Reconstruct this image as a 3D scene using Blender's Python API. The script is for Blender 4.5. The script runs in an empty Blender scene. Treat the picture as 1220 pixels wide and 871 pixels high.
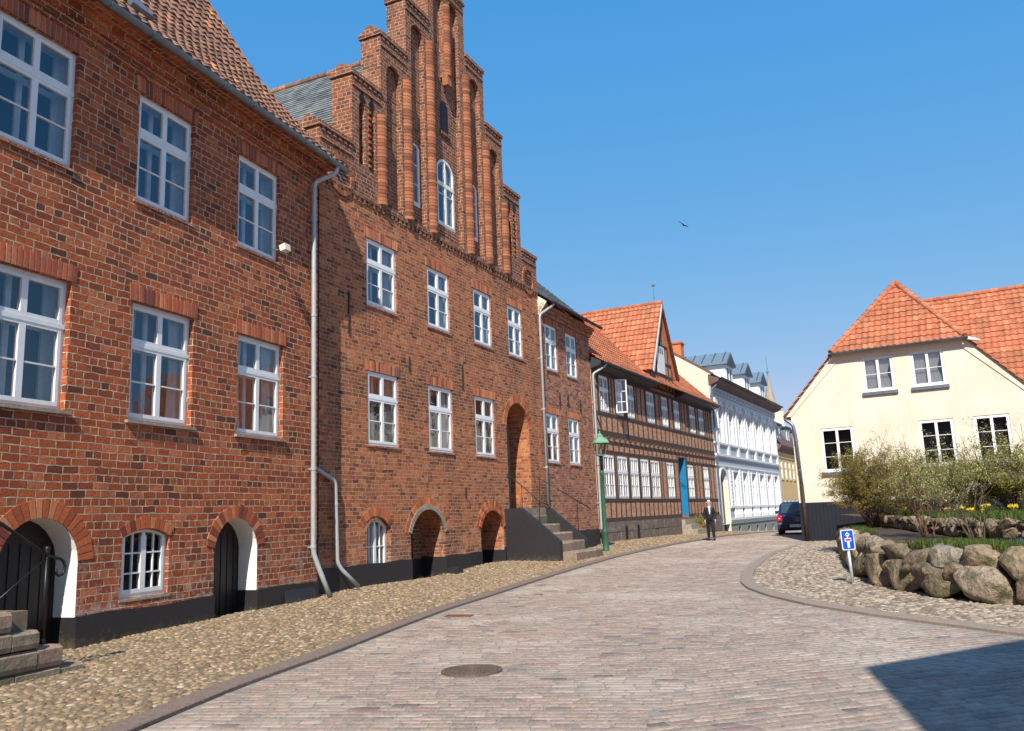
import bpy, bmesh, math, random
import numpy as np
from mathutils import Vector, Matrix
random.seed(7); RNG = np.random.default_rng(7)
R = math.radians
scene = bpy.context.scene
col = scene.collection

# ------------------------------------------------------------------ camera
cam_d = bpy.data.cameras.new('camera'); cam = bpy.data.objects.new('camera', cam_d); col.objects.link(cam)
scene.camera = cam
cam_d.sensor_fit = 'HORIZONTAL'; cam_d.sensor_width = 36.0; cam_d.lens = 36.0*1000/1220
cam_d.clip_end = 3000; cam_d.clip_start = 0.05
p_, r_ = R(10.1755), R(-2.2378)
Fw = Vector((0, math.cos(p_), math.sin(p_))); Rt = Vector((1, 0, 0)); Up = Rt.cross(Fw)
Rt2 = Rt*math.cos(r_)+Up*math.sin(r_); Up2 = Up*math.cos(r_)-Rt*math.sin(r_)
M = Matrix((Rt2, Up2, -Fw)).transposed().to_4x4(); M.translation = Vector((0, 0, 1.6)); cam.matrix_world = M

# ------------------------------------------------------------------ light
SUN_AZ, SUN_EL = 187.0, 42.0          # azimuth clockwise from +Y
w = bpy.data.worlds.new('World'); scene.world = w; w.use_nodes = True
wn = w.node_tree; wn.nodes.clear()
out = wn.nodes.new('ShaderNodeOutputWorld'); bg = wn.nodes.new('ShaderNodeBackground'); sky = wn.nodes.new('ShaderNodeTexSky')
sky.sky_type = 'NISHITA'; sky.sun_disc = False; sky.sun_elevation = R(SUN_EL); sky.sun_rotation = R(SUN_AZ)
sky.air_density = 1.0; sky.dust_density = 0.25; sky.ozone_density = 2.0; sky.altitude = 50
bg.inputs['Strength'].default_value = 0.15
# colour balance of the sky: one power curve per channel
sp3 = wn.nodes.new('ShaderNodeSeparateColor'); cb3 = wn.nodes.new('ShaderNodeCombineColor'); wn.links.new(sky.outputs[0], sp3.inputs[0])
for k_, (a_, e_) in enumerate(((.40, 1.15), (1.36, .42), (3.30, .12))):
    pw = wn.nodes.new('ShaderNodeMath'); pw.operation = 'POWER'; pw.inputs[1].default_value = e_; ml = wn.nodes.new('ShaderNodeMath'); ml.operation = 'MULTIPLY'; ml.inputs[1].default_value = a_
    wn.links.new(sp3.outputs[k_], pw.inputs[0]); wn.links.new(pw.outputs[0], ml.inputs[0]); wn.links.new(ml.outputs[0], cb3.inputs[k_])
wn.links.new(cb3.outputs[0], bg.inputs['Color']); wn.links.new(bg.outputs[0], out.inputs['Surface'])
sd = bpy.data.lights.new('sun', 'SUN'); sd.energy = 5.0; sd.angle = R(0.5); sd.color = (1.0, 0.945, 0.85)
sun = bpy.data.objects.new('sun', sd); col.objects.link(sun)
sv = Vector((math.sin(R(SUN_AZ))*math.cos(R(SUN_EL)), math.cos(R(SUN_AZ))*math.cos(R(SUN_EL)), math.sin(R(SUN_EL))))
sun.rotation_euler = sv.to_track_quat('Z', 'Y').to_euler()
sun.location = sv*60
scene.view_settings.view_transform = 'Standard'; scene.view_settings.look = 'None'
scene.view_settings.gamma = 1.0; scene.view_settings.exposure = 0.40

# ------------------------------------------------------------------ materials
MATS = {}
def new_mat(name):
    m = bpy.data.materials.new(name); m.use_nodes = True; n = m.node_tree
    b = n.nodes['Principled BSDF']; return m, n, b
def N(n, t, **kw):
    x = n.nodes.new(t)
    for k, v in kw.items(): setattr(x, k, v)
    return x
def ramp(n, src, stops, interp='LINEAR'):
    r = N(n, 'ShaderNodeValToRGB'); r.color_ramp.interpolation = interp
    e = r.color_ramp.elements
    while len(e) > 1: e.remove(e[0])
    e[0].position = stops[0][0]; e[0].color = (*stops[0][1], 1)
    for p, c in stops[1:]:
        q = e.new(p); q.color = (*c, 1)
    n.links.new(src, r.inputs[0]); return r.outputs[0]
def noise(n, vec, scale, detail=4, rough=.6, out='Fac'):
    t = N(n, 'ShaderNodeTexNoise'); t.inputs['Scale'].default_value = scale; t.inputs['Detail'].default_value = detail
    t.inputs['Roughness'].default_value = rough
    if vec is not None: n.links.new(vec, t.inputs['Vector'])
    return t.outputs[out]
def mixc(n, fac, a, b, mode='MIX'):
    m = N(n, 'ShaderNodeMix', data_type='RGBA', blend_type=mode)
    for s, v in ((0, fac), (6, a), (7, b)):
        if hasattr(v, 'node'): n.links.new(v, m.inputs[s])
        else: m.inputs[s].default_value = v if s == 0 else (*v, 1)
    return m.outputs[2]
def mth(n, op, a, b=0.0):
    m = N(n, 'ShaderNodeMath', operation=op)
    for i, v in enumerate((a, b)):
        if hasattr(v, 'node'): n.links.new(v, m.inputs[i])
        else: m.inputs[i].default_value = v
    return m.outputs[0]
def bump(n, b, h, strength=.5, dist=.01):
    u = N(n, 'ShaderNodeBump'); u.inputs['Strength'].default_value = strength; u.inputs['Distance'].default_value = dist
    n.links.new(h, u.inputs['Height']); n.links.new(u.outputs[0], b.inputs['Normal']); return u
def facade_vec(n):
    """u along the wall and z up, whichever way the face looks (object space)"""
    tc = N(n, 'ShaderNodeTexCoord'); s = N(n, 'ShaderNodeSeparateXYZ'); n.links.new(tc.outputs['Object'], s.inputs[0])
    sn = N(n, 'ShaderNodeSeparateXYZ'); n.links.new(tc.outputs['Normal'], sn.inputs[0])
    ax = mth(n, 'ABSOLUTE', sn.outputs[0]); ay = mth(n, 'ABSOLUTE', sn.outputs[1])
    side = mth(n, 'GREATER_THAN', ax, ay)
    u = mth(n, 'ADD', mth(n, 'MULTIPLY', s.outputs[0], mth(n, 'SUBTRACT', 1.0, side)), mth(n, 'MULTIPLY', s.outputs[1], side))
    az = mth(n, 'GREATER_THAN', mth(n, 'ABSOLUTE', sn.outputs[2]), .75)
    v = mth(n, 'ADD', mth(n, 'MULTIPLY', s.outputs[2], mth(n, 'SUBTRACT', 1.0, az)), mth(n, 'MULTIPLY', s.outputs[1], az))
    c = N(n, 'ShaderNodeCombineXYZ'); n.links.new(u, c.inputs[0]); n.links.new(v, c.inputs[1])
    return c.outputs[0], tc.outputs['Object']
def brick_mat(name, pal, bw, rh, mortar, msize=.011, wear=(.05, .03, .025), wear_lo=.56, bs=1.0, pale=0.0):
    m, n, b = new_mat(name); vec, obj = facade_vec(n)
    wob = noise(n, obj, 1.1, 3, .6, 'Color'); wob2 = noise(n, obj, 9, 2, .6, 'Color')
    v1 = N(n, 'ShaderNodeVectorMath', operation='MULTIPLY_ADD'); n.links.new(wob, v1.inputs[0]); v1.inputs[1].default_value = (.08, .07, 0); n.links.new(vec, v1.inputs[2])
    v2 = N(n, 'ShaderNodeVectorMath', operation='MULTIPLY_ADD'); n.links.new(wob2, v2.inputs[0]); v2.inputs[1].default_value = (.030, .026, 0); n.links.new(v1.outputs[0], v2.inputs[2])
    t = N(n, 'ShaderNodeTexBrick', offset=.5, offset_frequency=2, squash=.55, squash_frequency=3)
    n.links.new(v2.outputs[0], t.inputs['Vector'])
    t.inputs['Scale'].default_value = 1; t.inputs['Brick Width'].default_value = bw; t.inputs['Row Height'].default_value = rh
    t.inputs['Mortar Size'].default_value = msize; t.inputs['Mortar Smooth'].default_value = .35
    t.inputs['Color1'].default_value = (0, 0, 0, 1); t.inputs['Color2'].default_value = (1, 1, 1, 1); t.inputs['Mortar'].default_value = (.5, .5, .5, 1)
    c = ramp(n, t.outputs['Color'], pal)
    fine = noise(n, obj, 45, 4, .7); c = mixc(n, .8, c, mixc(n, 1.0, c, ramp(n, fine, [(.3, (.40, .38, .38)), (.62, (1.3, 1.28, 1.22))]), 'MULTIPLY'))
    rough_ = noise(n, obj, 14, 4, .75); c = mixc(n, mth(n, 'MULTIPLY', ramp(n, rough_, [(.50, (0, 0, 0)), (.66, (1, 1, 1))]), .45), c, tuple(x*.40 for x in pal[len(pal)//2][1]))
    big = noise(n, obj, .55, 6, .65); c = mixc(n, mth(n, 'MULTIPLY', ramp(n, big, [(wear_lo, (0, 0, 0)), (wear_lo+.16, (1, 1, 1))]), .6), c, wear)
    med = noise(n, obj, 2.3, 4, .6); c = mixc(n, mth(n, 'MULTIPLY', ramp(n, med, [(.48, (0, 0, 0)), (.72, (1, 1, 1))]), .28), c, tuple(x*.6 for x in pal[0][1]))
    mp = N(n, 'ShaderNodeMapping'); mp.inputs['Scale'].default_value = (2.2, 2.2, .35); n.links.new(obj, mp.inputs[0])
    c = mixc(n, mth(n, 'MULTIPLY', ramp(n, noise(n, mp.outputs[0], 1.3, 5, .65), [(.55, (0, 0, 0)), (.75, (1, 1, 1))]), .38), c, (.09, .05, .035))
    c = mixc(n, mth(n, 'MULTIPLY', ramp(n, noise(n, obj, .9, 5, .7), [(.60, (0, 0, 0)), (.70, (1, 1, 1))]), .30), c, (.58, .36, .24))
    if pale: 
        lo = N(n, 'ShaderNodeSeparateXYZ'); n.links.new(obj, lo.inputs[0])
        k = mth(n, 'MULTIPLY', ramp(n, mth(n, 'DIVIDE', lo.outputs[2], 3.0), [(.18, (1, 1, 1)), (.5, (0, 0, 0))]), ramp(n, noise(n, obj, 5, 4, .7), [(.5, (0, 0, 0)), (.62, (1, 1, 1))]))
        c = mixc(n, mth(n, 'MULTIPLY', k, pale), c, (.5, .42, .38))
    mc = mixc(n, ramp(n, noise(n, obj, 7, 3), [(.35, (0, 0, 0)), (.65, (1, 1, 1))]), tuple(x*.45 for x in mortar), mortar)
    c = mixc(n, t.outputs['Fac'], c, mc); n.links.new(c, b.inputs['Base Color']); b.inputs['Roughness'].default_value = .9
    b.inputs['Specular IOR Level'].default_value = .2
    h = mth(n, 'ADD', mth(n, 'MULTIPLY', t.outputs['Fac'], -1.0), mth(n, 'ADD', mth(n, 'MULTIPLY', fine, .6), mth(n, 'ADD', mth(n, 'MULTIPLY', rough_, .9), mth(n, 'MULTIPLY', t.outputs['Color'], .35))))
    bump(n, b, h, min(1.0, .8*bs), .020); MATS[name] = m; return m
def rnd_mat(name, pal, rough=.85, nscale=30, bs=.4, bd=.004, amt=.5, spec=.25, moss=None, interp='LINEAR'):
    """colour varies from piece to piece through the 'rnd' attribute"""
    m, n, b = new_mat(name); a = N(n, 'ShaderNodeAttribute', attribute_name='rnd'); tc = N(n, 'ShaderNodeTexCoord')
    c = ramp(n, a.outputs['Fac'], pal, interp); f = noise(n, tc.outputs['Object'], nscale, 5, .7)
    c = mixc(n, amt, c, mixc(n, 1.0, c, ramp(n, f, [(.3, (.4, .4, .4)), (.68, (1.4, 1.4, 1.4))]), 'MULTIPLY'))
    if moss:
        g = ramp(n, noise(n, tc.outputs['Object'], moss[1], 5, .65), [(moss[2], (0, 0, 0)), (moss[2]+.12, (1, 1, 1))])
        c = mixc(n, mth(n, 'MULTIPLY', g, moss[3]), c, moss[0])
    n.links.new(c, b.inputs['Base Color']); b.inputs['Roughness'].default_value = rough; b.inputs['Specular IOR Level'].default_value = spec
    bump(n, b, f, bs, bd); MATS[name] = m; return m
def plain(name, c, rough=.6, nscale=12, var=.25, metallic=0, bs=.15, spec=.4, stain=None):
    m, n, b = new_mat(name); tc = N(n, 'ShaderNodeTexCoord'); f = noise(n, tc.outputs['Object'], nscale, 5, .65)
    cc = mixc(n, ramp(n, f, [(.35, (0, 0, 0)), (.68, (1, 1, 1))]), tuple(x*(1-var) for x in c), c)
    if stain:
        g = ramp(n, noise(n, tc.outputs['Object'], stain[1], 6, .7), [(stain[2], (0, 0, 0)), (stain[2]+.1, (1, 1, 1))])
        cc = mixc(n, mth(n, 'MULTIPLY', g, stain[3]), cc, stain[0])
    n.links.new(cc, b.inputs['Base Color']); b.inputs['Roughness'].default_value = rough; b.inputs['Metallic'].default_value = metallic
    b.inputs['Specular IOR Level'].default_value = spec
    if bs: bump(n, b, f, bs, .01)
    MATS[name] = m; return m

brick_mat('brickA', [(0, (.13, .048, .033)), (.10, (.25, .064, .034)), (.22, (.33, .074, .034)), (.5, (.42, .098, .038)), (.8, (.50, .126, .047)), (.96, (.56, .18, .080)), (1, (.30, .09, .05))], .27, .112, (.66, .47, .30), .011, wear_lo=.50, bs=1.8, pale=.65)
brick_mat('brickB', [(0, (.14, .056, .036)), (.09, (.27, .082, .042)), (.22, (.37, .108, .048)), (.5, (.47, .145, .058)), (.8, (.54, .178, .070)), (.96, (.59, .24, .105)), (1, (.24, .09, .05))], .26, .090, (.64, .46, .31), .0085, wear_lo=.50, bs=1.6, pale=.5)
brick_mat('brickGable', [(0, (.11, .045, .032)), (.3, (.25, .085, .045)), (.7, (.34, .115, .055)), (1, (.26, .10, .06))], .25, .10, (.56, .42, .30), .012, wear_lo=.55, bs=1.3)
brick_mat('brickC', [(0, (.12, .055, .04)), (.25, (.34, .11, .06)), (.7, (.47, .17, .085)), (1, (.56, .26, .15))], .26, .09, (.46, .38, .30), .009, wear_lo=.6)
brick_mat('brickD', [(0, (.44, .17, .085)), (.4, (.60, .25, .125)), (.8, (.68, .33, .175)), (1, (.66, .42, .26))], .24, .08, (.62, .52, .43), .010, wear_lo=.68)
rnd_mat('voussoir', [(0, (.19, .055, .035)), (.35, (.42, .105, .045)), (.75, (.50, .13, .05)), (1, (.60, .24, .11))], .9, 35)
rnd_mat('voussoirG', [(0, (.18, .07, .04)), (.5, (.34, .12, .058)), (1, (.42, .17, .085))], .9, 35)
rnd_mat('voussoirB', [(0, (.20, .07, .04)), (.35, (.43, .125, .052)), (.75, (.52, .16, .065)), (1, (.60, .25, .11))], .9, 35)
rnd_mat('tileA', [(0, (.15, .085, .06)), (.3, (.22, .115, .075)), (.7, (.27, .14, .09)), (.95, (.31, .17, .11)), (1, (.52, .23, .10))], .8, 18, amt=.7, moss=((.16, .11, .08), 1.5, .5, .5))
rnd_mat('tileOrange', [(0, (.36, .12, .06)), (.4, (.44, .145, .07)), (.8, (.48, .165, .08)), (1, (.53, .21, .11))], .75, 9, amt=.45, moss=((.24, .11, .06), .9, .5, .45))
rnd_mat('tilePale', [(0, (.44, .17, .09)), (.5, (.58, .23, .12)), (1, (.66, .31, .18))], .75, 9, amt=.45)
rnd_mat('slate', [(0, (.11, .12, .12)), (.5, (.18, .195, .185)), (1, (.25, .26, .25))], .55, 7, amt=.5, moss=((.19, .12, .09), .8, .55, .6))
rnd_mat('sett', [(0, (.15, .125, .11)), (.05, (.25, .20, .16)), (.35, (.30, .230, .180)), (.6, (.345, .263, .206)), (.8, (.335, .235, .185)), (.93, (.40, .32, .255)), (.985, (.29, .175, .14)), (1, (.17, .15, .145))], .7, 22, bs=.7, bd=.006, amt=.6, spec=.35, moss=((.44, .37, .305), .35, .50, .6))
rnd_mat('cobble', [(0, (.13, .09, .06)), (.3, (.24, .165, .095)), (.6, (.30, .205, .115)), (.9, (.345, .25, .155)), (1, (.46, .37, .28))], .8, 25, bs=.6, amt=.5, moss=((.20, .16, .085), 1.3, .55, .45))
rnd_mat('cobbleR', [(0, (.14, .11, .085)), (.3, (.25, .195, .145)), (.6, (.32, .25, .19)), (.88, (.36, .30, .235)), (1, (.46, .41, .34))], .8, 25, bs=.6, amt=.5)
rnd_mat('boulder', [(0, (.20, .15, .10)), (.3, (.32, .245, .155)), (.6, (.38, .27, .175)), (.85, (.43, .33, .235)), (1, (.34, .30, .24))], .95, 9, bs=1.6, bd=.06, amt=.95, moss=((.10, .10, .05), 3.0, .50, .75))
rnd_mat('step_stone', [(0, (.17, .14, .10)), (.5, (.27, .21, .15)), (1, (.34, .21, .16))], .9, 9, bs=.9, bd=.02, amt=.6, moss=((.15, .15, .09), 4, .52, .7))
plain('granite', (.25, .18, .14), .8, 30, .45, stain=((.16, .12, .12), 4, .55, .6))
plain('granite_pale', (.33, .255, .195), .8, 30, .35, stain=((.22, .20, .20), 2, .52, .6))
plain('joint', (.33, .28, .235), .95, 9, .35)
plain('joint_dark', (.22, .17, .11), .95, 9, .35)
plain('earth', (.085, .055, .04), .95, 30, .5, bs=.8)
plain('ground', (.25, .22, .18), .95, 3, .3)
plain('white_paint', (.80, .80, .78), .45, 8, .10, bs=.1, stain=((.48, .43, .36), 14, .64, .5))
plain('white_clean', (.82, .82, .80), .45, 8, .08, bs=.05)
plain('limewash', (.80, .79, .75), .8, 3, .08, bs=.3, stain=((.62, .57, .48), 4, .60, .45))
plain('tar', (.013, .012, .014), .5, 12, .4, bs=.35, spec=.4, stain=((.06, .05, .045), 7, .64, .5))
plain('door_dark', (.020, .013, .012), .5, 12, .4)
plain('door_grey', (.24, .24, .22), .7, 5, .35, stain=((.12, .12, .11), 6, .5, .6))
plain('zinc', (.20, .23, .26), .42, 8, .25, metallic=.55, bs=.05)
plain('zinc_pale', (.44, .46, .46), .4, 8, .15, metallic=.2, bs=.05)
plain('zinc_dark', (.055, .06, .07), .5, 8, .2, metallic=.3, bs=.05)
plain('lead_roof', (.20, .27, .33), .45, 5, .25, metallic=.3)
plain('sill_stone', (.42, .36, .28), .85, 14, .4, stain=((.15, .12, .09), 7, .5, .6))
plain('iron', (.012, .012, .014), .4, 20, .3, bs=.1)
plain('iron_rust', (.045, .028, .022), .7, 20, .4)
plain('timber', (.085, .055, .040), .8, 18, .4, stain=((.11, .075, .055), 6, .55, .6))
plain('plinth_grey', (.20, .155, .13), .9, 9, .5, stain=((.30, .22, .18), 4, .5, .6))
plain('cream', (.76, .66, .49), .9, 2.5, .06, bs=.2, stain=((.68, .55, .38), 1.6, .62, .4))
plain('cream_pale', (.74, .66, .50), .9, 2, .08, stain=((.62, .52, .38), 2, .58, .5))
plain('stucco', (.72, .72, .72), .7, 4, .08, stain=((.6, .6, .6), 3, .6, .4))
plain('stucco_grey', (.42, .45, .49), .8, 4, .15)
plain('stucco_plinth', (.27, .28, .25), .85, 4, .25)
plain('yellow_wall', (.66, .46, .20), .9, 2, .1)
plain('brown_eave', (.16, .09, .08), .7, 5, .3)
plain('blue_door', (.015, .20, .42), .4, 7, .2)
plain('green_paint', (.035, .115, .065), .4, 9, .25)
plain('green_lid', (.17, .36, .23), .5, 9, .2)
plain('copper', (.13, .24, .19), .5, 9, .2)
plain('spire', (.36, .31, .24), .8, 1, .3)
plain('curtain', (.62, .61, .58), .9, 20, .12)
plain('curtain_warm', (.50, .36, .28), .9, 14, .4)
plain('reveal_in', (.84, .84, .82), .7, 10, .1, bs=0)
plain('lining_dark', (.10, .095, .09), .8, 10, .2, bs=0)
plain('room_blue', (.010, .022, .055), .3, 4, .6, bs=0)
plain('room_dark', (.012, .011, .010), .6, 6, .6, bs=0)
plain('sign_blue', (.005, .08, .55), .35, 8, .05, bs=0); plain('sign_white', (.80, .82, .82), .35, 8, .05, bs=0); plain('sign_red', (.60, .02, .02), .35, 8, .05, bs=0)
plain('galv', (.55, .57, .57), .45, 12, .2, metallic=.3)
plain('cast_iron', (.21, .155, .115), .55, 20, .4, metallic=.3)
plain('rust', (.23, .10, .055), .85, 30, .4)
plain('car_blue', (.006, .012, .075), .22, 5, .05, bs=0, spec=.7); plain('rubber', (.015, .015, .016), .8); plain('bumper', (.020, .024, .045), .5, 5, .1, bs=0)
plain('rim', (.45, .46, .47), .35, 5, .1, metallic=.7, bs=0); plain('tail_red', (.45, .010, .012), .2, 5, .1, bs=0); plain('car_glass', (.03, .06, .065), .08, 5, .2, bs=0, spec=.8)
plain('skin', (.62, .36, .27), .6, 9, .1, bs=0); plain('suit', (.012, .011, .014), .8, 9, .2, bs=0); plain('shirt', (.80, .80, .80), .7, 9, .05, bs=0); plain('hair_grey', (.62, .60, .56), .8, 30, .3); plain('shoe', (.012, .010, .010), .35)
plain('bark', (.15, .105, .07), .9, 20, .4); plain('twig_red', (.17, .095, .05), .9, 20, .4); plain('bird_black', (.01, .01, .014), .6)
plain('terracotta', (.42, .17, .08), .8)
plain('board_dark', (.014, .016, .026), .55, 20, .4)
m_, n_, b_ = new_mat('tar2'); tc_ = N(n_, 'ShaderNodeTexCoord'); sx_ = N(n_, 'ShaderNodeSeparateXYZ'); n_.links.new(tc_.outputs['Object'], sx_.inputs[0])
f_ = noise(n_, tc_.outputs['Object'], 9, 5, .7); hgt = mth(n_, 'ADD', sx_.outputs[2], mth(n_, 'MULTIPLY', f_, .8))
c_ = mixc(n_, ramp(n_, hgt, [(.36, (1, 1, 1)), (.60, (0, 0, 0))]), mixc(n_, f_, (.010, .009, .012), (.028, .025, .026)), (.085, .063, .042))
c_ = mixc(n_, ramp(n_, noise(n_, tc_.outputs['Object'], 5, 5, .75), [(.66, (0, 0, 0)), (.72, (1, 1, 1))]), c_, (.10, .085, .075)); n_.links.new(c_, b_.inputs['Base Color']); b_.inputs['Roughness'].default_value = .55; bump(n_, b_, f_, .5, .01); MATS['tar'] = m_
m_, n_, b_ = new_mat('cream2'); tc_ = N(n_, 'ShaderNodeTexCoord'); mp_ = N(n_, 'ShaderNodeMapping'); mp_.inputs['Scale'].default_value = (3, 3, .3); n_.links.new(tc_.outputs['Object'], mp_.inputs[0])
c_ = mixc(n_, ramp(n_, noise(n_, tc_.outputs['Object'], .6, 6, .6), [(.42, (0, 0, 0)), (.62, (1, 1, 1))]), (.73, .645, .52), (.67, .575, .45))
c_ = mixc(n_, mth(n_, 'MULTIPLY', ramp(n_, noise(n_, mp_.outputs[0], 1.2, 6, .7), [(.54, (0, 0, 0)), (.72, (1, 1, 1))]), .4), c_, (.52, .42, .29)); n_.links.new(c_, b_.inputs['Base Color']); b_.inputs['Roughness'].default_value = .9
bump(n_, b_, noise(n_, tc_.outputs['Object'], 3, 6, .7), .5, .02); MATS['cream'] = m_
def leaf_mat(name, pal):
    m, n, b = new_mat(name); a = N(n, 'ShaderNodeAttribute', attribute_name='rnd'); c = ramp(n, a.outputs['Fac'], pal)
    n.links.new(c, b.inputs['Base Color']); b.inputs['Roughness'].default_value = .6; b.inputs['Specular IOR Level'].default_value = .2
    tr = N(n, 'ShaderNodeBsdfTranslucent'); n.links.new(c, tr.inputs['Color']); mx = N(n, 'ShaderNodeMixShader'); mx.inputs[0].default_value = .3
    n.links.new(b.outputs[0], mx.inputs[1]); n.links.new(tr.outputs[0], mx.inputs[2]); n.links.new(mx.outputs[0], n.nodes['Material Output'].inputs[0]); MATS[name] = m
leaf_mat('leaf_brown', [(0, (.17, .10, .03)), (.45, (.24, .17, .045)), (.75, (.28, .25, .06)), (1, (.34, .38, .10))])
leaf_mat('leaf_pale', [(0, (.26, .26, .06)), (.5, (.40, .42, .13)), (1, (.58, .60, .28))])
leaf_mat('leaf_green', [(0, (.16, .15, .03)), (.5, (.27, .25, .05)), (1, (.36, .34, .09))])
leaf_mat('grass', [(0, (.035, .06, .012)), (.5, (.085, .13, .025)), (1, (.18, .22, .06))])
leaf_mat('bluebell', [(0, (.05, .10, .05)), (.6, (.09, .14, .12)), (1, (.16, .20, .38))])
leaf_mat('silver_leaf', [(0, (.16, .19, .13)), (1, (.42, .46, .38))])
leaf_mat('yellow_petal', [(0, (.70, .48, .02)), (1, (.85, .70, .08))])
def glass_mat(name, refl, tint=(1, 1, 1)):
    m, n, b = new_mat(name); n.nodes.remove(b)
    tc = N(n, 'ShaderNodeTexCoord'); tr = N(n, 'ShaderNodeBsdfTransparent'); tr.inputs[0].default_value = (*tint, 1)
    gl = N(n, 'ShaderNodeBsdfGlossy'); gl.inputs['Roughness'].default_value = .015; gl.inputs[0].default_value = (.9, .95, 1, 1)
    u = N(n, 'ShaderNodeBump'); u.inputs['Strength'].default_value = .25; u.inputs['Distance'].default_value = .02; n.links.new(noise(n, tc.outputs['Object'], 3.0, 2), u.inputs['Height']); n.links.new(u.outputs[0], gl.inputs['Normal'])
    lw = N(n, 'ShaderNodeFresnel'); lw.inputs[0].default_value = 1.5
    f = mth(n, 'MINIMUM', mth(n, 'ADD', mth(n, 'MULTIPLY', lw.outputs[0], 1.15), refl), .8)
    mx = N(n, 'ShaderNodeMixShader'); n.links.new(f, mx.inputs[0]); n.links.new(tr.outputs[0], mx.inputs[1]); n.links.new(gl.outputs[0], mx.inputs[2])
    n.links.new(mx.outputs[0], n.nodes['Material Output'].inputs[0]); MATS[name] = m
glass_mat('glass', .06); glass_mat('glass_dim', -.04); glass_mat('lamp_glass', .05, (.85, .8, .72))

# ------------------------------------------------------------------ mesh building
class MB:
    def __init__(s): s.v = []; s.f = []; s.r = []
    def add(s, vs, fs, r=None):
        o = len(s.v); s.v += [tuple(x) for x in vs]; s.f += [tuple(i+o for i in f) for f in fs]
        s.r += [random.random() if r is None else r]*len(vs); return s
    def box(s, x0, x1, y0, y1, z0, z1, r=None):
        return s.add([(x, y, z) for z in (z0, z1) for x, y in ((x0, y0), (x1, y0), (x1, y1), (x0, y1))],
                     [(3, 2, 1, 0), (4, 5, 6, 7), (0, 1, 5, 4), (1, 2, 6, 5), (2, 3, 7, 6), (3, 0, 4, 7)], r)
    def prism(s, pts, axis, a, b, r=None):
        """2D polygon extruded along axis: 'x' -> pts (y,z), 'y' -> pts (x,z), 'z' -> pts (x,y)"""
        k = len(pts)
        mk = {'x': lambda p, t: (t, p[0], p[1]), 'y': lambda p, t: (p[0], t, p[1]), 'z': lambda p, t: (p[0], p[1], t)}[axis]
        return s.add([mk(p, a) for p in pts]+[mk(p, b) for p in pts],
                     [tuple(range(k))[::-1], tuple(range(k, 2*k))]+[(i, (i+1) % k, (i+1) % k+k, i+k) for i in range(k)], r)
    def tube(s, pts, rad, seg=8, r=None, cap=True):
        pts = [Vector(p) for p in pts]; k = len(pts); rr = rad if isinstance(rad, (list, tuple)) else [rad]*k
        vs = []; prev = None
        for i, p in enumerate(pts):
            d = (pts[min(i+1, k-1)]-pts[max(i-1, 0)]).normalized()
            a = prev if prev is not None else (Vector((0, 0, 1)) if abs(d.z) < .9 else Vector((1, 0, 0)))
            x = (a-d*a.dot(d)).normalized(); y = d.cross(x); prev = x
            vs += [p+(x*math.cos(2*math.pi*j/seg)+y*math.sin(2*math.pi*j/seg))*rr[i] for j in range(seg)]
        fs = [(i*seg+j, i*seg+(j+1) % seg, (i+1)*seg+(j+1) % seg, (i+1)*seg+j) for i in range(k-1) for j in range(seg)]
        if cap: fs += [tuple(range(seg))[::-1], tuple(range((k-1)*seg, k*seg))]
        return s.add(vs, fs, r)
    def lathe(s, prof, c=(0, 0, 0), seg=16, r=None):
        k = len(prof)
        vs = [(c[0]+q*math.cos(2*math.pi*j/seg), c[1]+q*math.sin(2*math.pi*j/seg), c[2]+z) for q, z in prof for j in range(seg)]
        fs = [(i*seg+j, i*seg+(j+1) % seg, (i+1)*seg+(j+1) % seg, (i+1)*seg+j) for i in range(k-1) for j in range(seg)]
        fs += [tuple(range(seg))[::-1], tuple(range((k-1)*seg, k*seg))]
        return s.add(vs, fs, r)
    def mesh(s, name, mat, smooth=False):
        me = bpy.data.meshes.new(name); me.from_pydata(s.v, [], s.f)
        a = me.attributes.new('rnd', 'FLOAT', 'POINT'); a.data.foreach_set('value', np.array(s.r, dtype=np.float32))
        for m in (mat if isinstance(mat, (list, tuple)) else [mat]): me.materials.append(MATS[m])
        if smooth: me.shade_smooth()
        me.update(); return me
    def islands(s, name, mat, parent=None, smooth=False, pad=.004):
        par = list(range(len(s.v)))
        def fd(a):
            while par[a] != a: par[a] = par[par[a]]; a = par[a]
            return a
        for f in s.f:
            for i in f[1:]: par[fd(i)] = fd(f[0])
        G = {}
        for i in range(len(s.v)): G.setdefault(fd(i), []).append(i)
        bb = [[ids, [min(s.v[i][k] for i in ids)-pad for k in range(3)], [max(s.v[i][k] for i in ids)+pad for k in range(3)]] for ids in G.values()]
        ch = True
        while ch:
            ch = False
            for a in range(len(bb)):
                for b in range(a+1, len(bb)):
                    if all(bb[a][1][k] <= bb[b][2][k] and bb[b][1][k] <= bb[a][2][k] for k in range(3)):
                        bb[a] = [bb[a][0]+bb[b][0], [min(bb[a][1][k], bb[b][1][k]) for k in range(3)], [max(bb[a][2][k], bb[b][2][k]) for k in range(3)]]; bb.pop(b); ch = True; break
                if ch: break
        res = []
        for ids, _, _ in bb:
            m = {i: n for n, i in enumerate(ids)}; q = MB(); q.v = [s.v[i] for i in ids]; q.r = [s.r[i] for i in ids]; q.f = [tuple(m[i] for i in f) for f in s.f if f[0] in m]; res.append(q.build(name, mat, parent, smooth))
        return res
    def build(s, name, mat, parent=None, smooth=False, loc=None, label=None):
        o = bpy.data.objects.new(name, s.mesh(name, mat, smooth)); col.objects.link(o)
        if parent: o.parent = parent
        if loc: o.location = loc
        if label: o['label'] = label
        return o
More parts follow.
